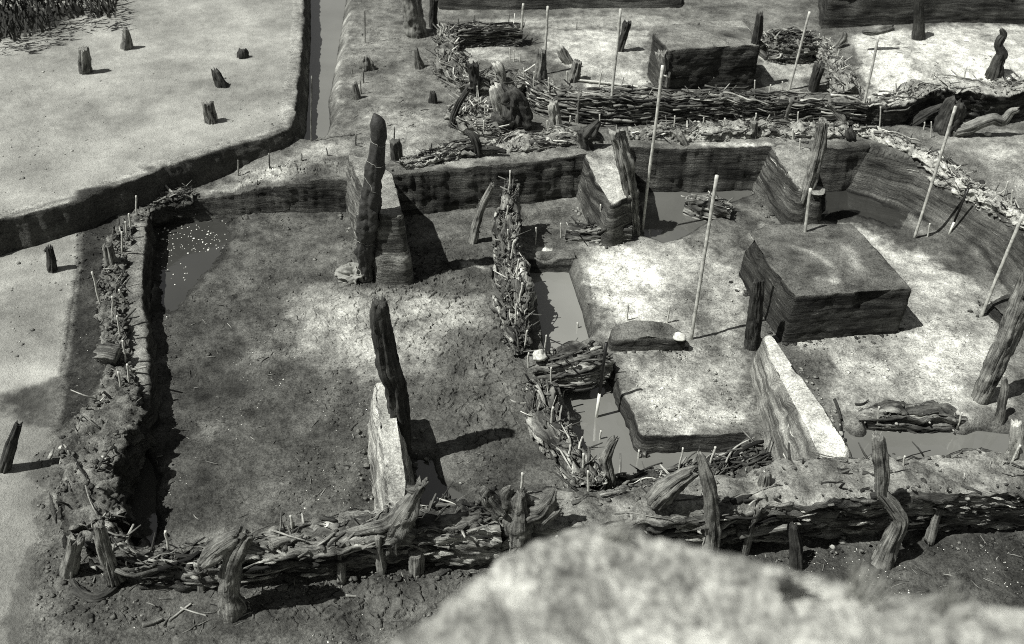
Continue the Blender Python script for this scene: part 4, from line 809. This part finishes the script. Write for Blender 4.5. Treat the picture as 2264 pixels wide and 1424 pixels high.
pegs('along the front partition',[(1167,815,1169,780),(1217,849,1219,812),(1244,882,1246,856),(1219,934,1223,900),(1268,944,1273,918),(1325,994,1329,952),(1287,1042,1290,1003),(1300,1084,1300,1041)],'far')
pegs('along the front water before the diagonal balk',[(1408,1036,1413,995),(1502,1034,1510,990),(1572,1022,1582,988)])
pegs('beside the right water and its rotten log',[(1940,928,1944,899),(2120,934,2128,912),(2215,929,2223,900),(1996,1032,2001,1008),(2240,1018,2256,984),(1687,1068,1690,1042)])
pegs('at the foot of the long pole on the right slope',[(2050,523,2056,494)])
pegs('along the crest of the far wall',[(1070,297,1070,266),(1155,292,1156,261),(1211,294,1210,266),(1259,278,1261,256),(1325,281,1326,253),(1372,276,1372,252),(1424,270,1427,246),(1490,283,1492,256),(1553,280,1556,259),(1599,283,1603,261),(1669,270,1672,250),(1715,270,1711,248),(1764,278,1765,247)])
pegs('on the far right corner of the house',[(1945,272,1947,236),(2057,303,2059,269),(2043,287,2044,270),(1767,338,1769,307),(1752,308,1753,286),(2218,431,2229,401),(2236,440,2239,420)])
pegs('along the crest of the big woven wall and bank',[(1521,196,1524,169),(1573,197,1578,170),(1667,206,1669,177),(1698,213,1704,187),(1730,211,1730,180),(1835,205,1836,175),(1875,202,1876,183),(2062,179,2066,158),(2131,176,2138,147)])
pegs('on the far rubble ridge',[(1831,106,1836,83),(1851,127,1855,110),(1809,95,1812,74)])
pegs('in the far left rubble',[(1253,184,1254,157),(1323,194,1331,157),(1214,197,1213,172),(1180,184,1181,158),(1158,174,1158,150),(1128,133,1127,106),(1136,136,1135,112),(1150,137,1150,117),(1095,177,1096,160),(1038,191,1039,172),(1047,193,1046,178)])
pegs('in the rubble heap left of the woven wall',[(1055,220,1055,190),(1063,234,1063,216),(1072,251,1071,232)])
pegs('behind the small far wall at the top',[(1014,61,1014,40),(1049,54,1049,32),(1125,54,1125,32),(1275,66,1276,48)],mat=WM)
pegs('on the bank right of the channel',[(804,183,804,154),(799,207,797,177),(778,169,778,152),(807,95,806,20)],mat=WM)
pegs('on the far wall left of the wrapped post',[(527,391,526,354),(597,375,594,339),(568,414,569,398),(667,356,666,339),(725,345,721,327),(787,319,787,297),(871,310,872,281)],mat=WM)
# ------------------------------------------------------------------ loose sticks that lie about
def stick(label,pts,w,mat=WM,name='fallen_stick',cat='stick',lift=.012):
    q=[hit(px,py)+np.array([0,0,lift]) for px,py in pts]; q=np.array(q); rr=w*.5*depth(q.mean(0))/F
    p=resample(q,n=max(8,len(pts)*5)); mb=MB(); tube(mb,p,rr*np.linspace(1,.75,len(p)),8,.2,.3,.01); o=mb.build(name,mat,loc=q.mean(0)); tag(o,label,cat,'loose sticks on the ground')
stick('pale stick lying at the back left corner of the far wall',[(385,432),(358,404)],6,WL)
stick('second shorter pale stick at the back left corner beside the first',[(381,405),(398,399)],7,WL)
stick('long pale pole lying along the foot of the far woven wall crest',[(1270,180),(1345,188),(1420,197),(1600,202)],6,PALE,'lying_pole','pole',.03)
stick('pale stick floating in the second muddy pit below the bark bridge',[(1250,822),(1270,828),(1290,834)],6,WL)
stick('pale broken slat hanging on the far woven wall',[(1358,236),(1382,245),(1404,256)],9,WL,'broken_slat','slat',.03)
stick('curved pair of twigs on the near ground left of the mound, longer one',[(840,1275),(832,1300),(812,1330)],8)
stick('dark straight twig on the near ground touching the curved twig',[(765,1318),(790,1320),(815,1316)],8)
stick('short slanting twig above the curved twigs on the near ground',[(805,1285),(828,1272)],7)
stick('pale crossed stick on the near ground at the lower left',[(375,1375),(405,1350),(425,1335)],6,WL)
stick('thin pale stick crossing the other at the lower left',[(400,1345),(430,1356),(458,1364)],5,WL)
stick('broad bark piece lying at the bottom left',[(315,1385),(340,1378),(360,1370)],14,BARK)
stick('short dark stick on the near ground beside the mound',[(965,1280),(995,1260)],8,WD)
stick('thin dark branch lying across the puddle in the back left corner',[(415,520),(440,503),(470,490)],7,WD)
stick('small black twig floating in the first muddy pit',[(1222,622),(1232,630)],5,WD)
stick('second black twig floating in the first muddy pit, forked',[(1236,633),(1245,637),(1250,643)],6,WD)
stick('bent black twig at the rim of the second muddy pit',[(1372,872),(1378,850),(1398,843)],5,WD)
stick('black stick lying in the left end of the right water',[(1845,885),(1852,905),(1860,930)],8,WD)
stick('short curved black twig on the bright ground above the rotten log',[(1890,895),(1905,895),(1920,886)],4,WD)
stick('pale twig lying on the mud left of the front partition',[(1127,886),(1145,893),(1165,893)],5,WL)
stick('fallen plank at the foot of the near wall, lower right',[(1632,1188),(1680,1180),(1740,1172)],24,WM,'fallen_plank','plank',.04)
stick('pale twig beside the sack at the foot of the wrapped post',[(716,586),(735,588),(752,592)],5,WL)
stick('pale stick on the shaded floor under the left back wall',[(653,462),(672,459)],6,WL)
# stones
def stone(label,px,py,w,h,mat=STONE,seed=0):
    c=hit(px,py); s=w*.5*depth(c)/F; mb=MB(); n,m=16,24; u=np.linspace(0,math.pi,n); v=np.linspace(0,2*math.pi,m,endpoint=False)
    D=np.stack([np.sin(u)[:,None]*np.cos(v)[None,:],np.sin(u)[:,None]*np.sin(v)[None,:],np.repeat(np.cos(u)[:,None],m,1)],-1)
    r=1+.55*fbm3(D[...,0]*1.3+seed,D[...,1]*1.3,D[...,2]*1.3,3,seed); V=(D*r[...,None]*np.array([s,s*.8,s*h])).reshape(-1,3)+c+np.array([0,0,s*h*.35])
    mb.add(V,[(i*m+j,(i+1)*m+j,(i+1)*m+(j+1)%m,i*m+(j+1)%m) for i in range(n-1) for j in range(m)]); tag(mb.build('stone',mat),label,'stone','pale stones')
stone('white rounded stone on the bark bridge between the pits',1237,766,28,.5,STONE,1)
stone('rough pale stone at the left end of the bark bridge',1193,792,30,.9,STONE,2)
stone('small white stone at the foot of the long pole by the low balk',1502,748,28,.6,STONE,3)
stone('pale angular stone on the rear partition under the far wall',1165,392,26,.7,STONE,4)
stone('white lump beside the far square block behind the woven wall',1474,168,16,1.,WHT,5)
stone('small pale stone on the ground at the far right by the root',2183,298,16,.6,STONE,6)
stone('small pale stone on the dark strip left of the lower wall bend',138,992,18,.6,STONE,7)
# ------------------------------------------------------------------ litter nobody could count
def litter(name,regions,size,mat,seed,flat=.6,lift=0.,thr=-.02):
    rng=np.random.default_rng(seed); mb=MB()
    for (x0,y0,x1,y1,z,nn) in regions:
        px=rng.uniform(x0,x1,nn); py=rng.uniform(y0,y1,nn); q=np.array([P(a,b,z) for a,b in zip(px,py)]); zz,st=tz(q[:,0],q[:,1]); al=soil_tone(q[:,0],q[:,1]); cl=fbm2(q[:,0]*1.3,q[:,1]*1.3,3,seed+200); zr=relief(q[:,0],q[:,1])
        keep=np.abs(zz-z)<.12
        for p,_top in SOLIDS: keep&=~inpoly(p,q[:,0],q[:,1])
        for k in range(nn):
            if st[k]>.3 or not keep[k] or cl[k]<thr+rng.uniform(-.12,.12): continue
            s=rng.uniform(*size)*(1 if rng.random()<.9 else 1.8); V=CH_O*(1+rng.uniform(-.35,.35,(10,3)))*s; V[:,2]*=flat; a=rng.uniform(0,6.28); V[:,:2]=V[:,:2]@np.array([[math.cos(a),-math.sin(a)],[math.sin(a),math.cos(a)]])
            mb.add(V+np.array([q[k,0],q[k,1],(z+.002 if lift=='water' else zz[k]+zr[k]+lift)]),CH_F,None,alb=np.full(10,al[k]*rng.uniform(.6,1.7)),strat=np.zeros(10))
    tag(mb.build(name,mat,smooth=True),kind='stuff')
litter('soil_crumbs',[(330,470,1120,1180,0,3200),(20,110,640,290,.64,160),(5,300,420,440,.64,120),(20,560,160,820,.24,120),(250,1230,1100,1420,.07,1500),(1620,1180,2264,1330,-.12,1000),(780,40,1000,340,.5,500),(480,360,860,400,.4,300),(160,480,250,1100,.25,600),(80,1000,250,1400,.2,500),(1360,760,1640,950,0,500),(1760,700,2150,890,0,500),(1300,530,1640,700,0,400),(1700,280,2264,460,.6,300)],(.004,.016),SOIL,1)
litter('shell_flecks',[(330,640,1120,1180,0,420),(250,1240,1100,1420,.07,240),(1640,1190,2264,1330,-.12,260),(170,500,250,1000,.25,60)],(.002,.006),WHT,2)
def twigs():
    rng=random.Random(33); mb=MB()
    for (x0,y0,x1,y1,z,nn) in [(330,640,1120,1150,0,120),(250,1240,1050,1400,.07,150),(1640,1190,2264,1330,-.12,60),(780,60,1000,330,.5,60),(1000,60,1180,300,.5,60),(140,900,260,1300,.22,60),(1880,80,2200,165,.66,40)]:
        for _ in range(nn):
            px,py=rng.uniform(x0,x1),rng.uniform(y0,y1); q=P(px,py,z); A=np.array([q[0]]),np.array([q[1]]); zz=float(tz(*A)[0][0]+relief(*A)[0]); 
            if abs(zz-z)>.1: continue
            a=rng.uniform(0,6.28); l=rng.uniform(.03,.13); d=np.array([math.cos(a),math.sin(a),0]); e=np.array([-d[1],d[0],0])*rng.uniform(-.08,.08)*l; b=np.array([q[0],q[1],zz+.006]); r=rng.uniform(.002,.006)
            tube(mb,[b-d*l*.5,b+e,b+d*l*.5],[r,r,r*.6],5,rng=rng,tone=min(1.1,math.exp(rng.gauss(-.1,.5))))
    tag(mb.build('twig_litter',WM),kind='stuff')
twigs()
litter('foam_flecks',[(335,470,505,560,-.045,150),(340,560,420,630,-.045,25)],(.004,.011),WHT,3,flat=.25,lift='water',thr=-9)
# ------------------------------------------------------------------ the spoil heap the photographer stood on
def heap():
    E=[(300,2300),(560,1800),(760,1540),(870,1424),(960,1362),(1020,1312),(1085,1258),(1150,1218),(1230,1186),(1330,1158),(1400,1168),(1470,1192),(1560,1206),(1640,1222),(1720,1246),(1800,1272),(1900,1294),(2050,1316),(2264,1345),(2600,1400),(3200,1520),(4200,1750)]
    ZT=4.95; e=np.array([P(a,b,ZT)[:2] for a,b in E]); e=np.concatenate([e,np.zeros((len(e),1))],1); e=resample(e,n=240)[:,:2]
    c=np.array([.6,-.6]); rows=[]; 
    for f in np.linspace(0,1,60)**.7: rows.append((c+(e-c)*f,ZT-.0*f,0.,f))
    dirs=e-c; dirs/=np.linalg.norm(dirs,axis=1)[:,None]
    nb=40
    for k in range(1,nb+1):
        t=k/nb; rows.append((e+dirs*(.03+1.9*t**1.25),ZT-(.02+5.3*t**.92),1.,1.))
    V=np.concatenate([np.concatenate([p,np.full((len(p),1),z)],1) for p,z,_,_ in rows]); n=len(e)
    x,y,z=V.T.copy(); d=fbm3(x*3,y*3,z*3,4,91,.6)
    edge=np.concatenate([np.full(n,f) for _,_,_,f in rows]); bank=np.concatenate([np.full(n,b) for _,_,b,_ in rows])
    V[:,2]+=fbm2(x*3,y*3,3,92,.5)*.022+fbm2(x*22,y*22,4,93,.65)*.026
    V[:,0]+=d*.10*bank; V[:,1]+=d*.10*bank
    alb=np.clip(.48+fbm2(x*8,y*8,2,97)*.2+fbm2(x*20,y*20,4,94,.65)*.36,.15,.75)
    F_=[(i*n+j,i*n+j+1,(i+1)*n+j+1,(i+1)*n+j) for i in range(len(rows)-1) for j in range(n-1)]
    mb=MB(); mb.add(V,F_,None,alb=alb,strat=np.zeros(len(V))); tag(mb.build('spoil_heap',SOIL),kind='structure')
    gm=plain_mat('dry_grass',.30,.5,.8,.1,20,.001); gd=plain_mat('dark_weed',.07,.4,.8,.1,20,.001)
    def tuft(label,px,py,n,hh,mat,sp,seed,fl=1.):
        rng=random.Random(seed); b=P(px,py,ZT+.01); mb=MB()
        for _ in range(n):
            a=rng.uniform(0,6.28); l=hh*rng.uniform(.5,1.1); o=np.array([rng.gauss(0,sp),rng.gauss(0,sp),-.01]); t=np.array([math.cos(a)*l*rng.uniform(.1,.7),math.sin(a)*l*rng.uniform(.1,.7),l*fl])
            tube(mb,resample([b+o,b+o+t*np.array([.35,.35,.6]),b+o+t],n=6),np.linspace(.0028,.0008,6),4,rng=rng)
        tag(mb.build('grass_tuft',mat,loc=b),label,'grass tuft','grass tufts on the spoil heap')
    tuft('pale thin grass tuft on the crest of the near mound at right',1905,1300,26,.085,gm,.02,1)
    tuft('blurred grey tuft on the topmost crest of the near mound',1370,1178,34,.07,gm,.012,2,.5)
    tuft('dark sprawling weed on the near mound right of its middle',1745,1300,34,.10,gd,.010,3,.25)
    tuft('sparse pale tuft at the right end of the near mound crest',2100,1330,16,.06,gm,.02,4)
heap()
# dark scrub at the far left corner
def scrub():
    rng=random.Random(5); mb=MB()
    for _ in range(2600):
        px=rng.uniform(-150,260); lim=100-px*.22 if px>0 else 105; py=rng.uniform(-90,lim)-rng.random()*8
        if py>95 or (px>130 and py>42): continue
        b=P(px,py,.86); a=rng.uniform(0,6.28); l=rng.uniform(.06,.22); w=rng.uniform(.012,.03); d=np.array([math.cos(a),math.sin(a),0]); s=np.array([-d[1],d[0],0]); t=b+d*l*rng.uniform(.2,.8)+np.array([0,0,l])
        mb.add([b-s*w,b+s*w,t+s*w*.3,t-s*w*.3],[(0,1,2,3)])
    tag(mb.build('scrub',plain_mat('scrub_leaf',.045,.6,.8,.1,9,.001)),kind='stuff')
scrub()
# ------------------------------------------------------------------ light, sky, camera
sd=bpy.data.lights.new('sun','SUN'); sd.energy=5.0; sd.angle=math.radians(.5); sd.color=(1,.99,.96); so=bpy.data.objects.new('sun',sd); COL.objects.link(so)
from mathutils import Vector, Matrix
sdir=Vector((math.cos(SUN_EL)*-math.cos(SUN_AZ),math.cos(SUN_EL)*-math.sin(SUN_AZ),math.sin(SUN_EL))); so.rotation_euler=sdir.to_track_quat('Z','Y').to_euler(); so.location=(-20,-12,30)
w=bpy.data.worlds.new('World'); scene.world=w; w.use_nodes=True; nt=w.node_tree; bg=nt.nodes['Background']
sky=nt.nodes.new('ShaderNodeTexSky'); sky.sky_type='NISHITA'; sky.sun_disc=False; sky.sun_elevation=SUN_EL; sky.sun_rotation=math.atan2(sdir.x,sdir.y)
hs=nt.nodes.new('ShaderNodeHueSaturation'); hs.inputs['Saturation'].default_value=0.; nt.links.new(sky.outputs[0],hs.inputs['Color']); nt.links.new(hs.outputs[0],bg.inputs[0]); bg.inputs[1].default_value=.04
cd=bpy.data.cameras.new('camera'); cd.sensor_width=36; cd.lens=36*F/2264; cd.clip_start=.05; cd.clip_end=2000
cd.dof.use_dof=True; cd.dof.focus_distance=9.5; cd.dof.aperture_fstop=1.7
co=bpy.data.objects.new('camera',cd); COL.objects.link(co)
m=Matrix((( RV[0],UV[0],-fw[0],0),(RV[1],UV[1],-fw[1],0),(RV[2],UV[2],-fw[2],H),(0,0,0,1))); co.matrix_world=m
scene.camera=co; scene.cycles.use_denoising=False; scene.cycles.filter_width=.95
scene.view_settings.view_transform='Standard'; scene.view_settings.look='None'; scene.view_settings.exposure=.27; scene.view_settings.gamma=1
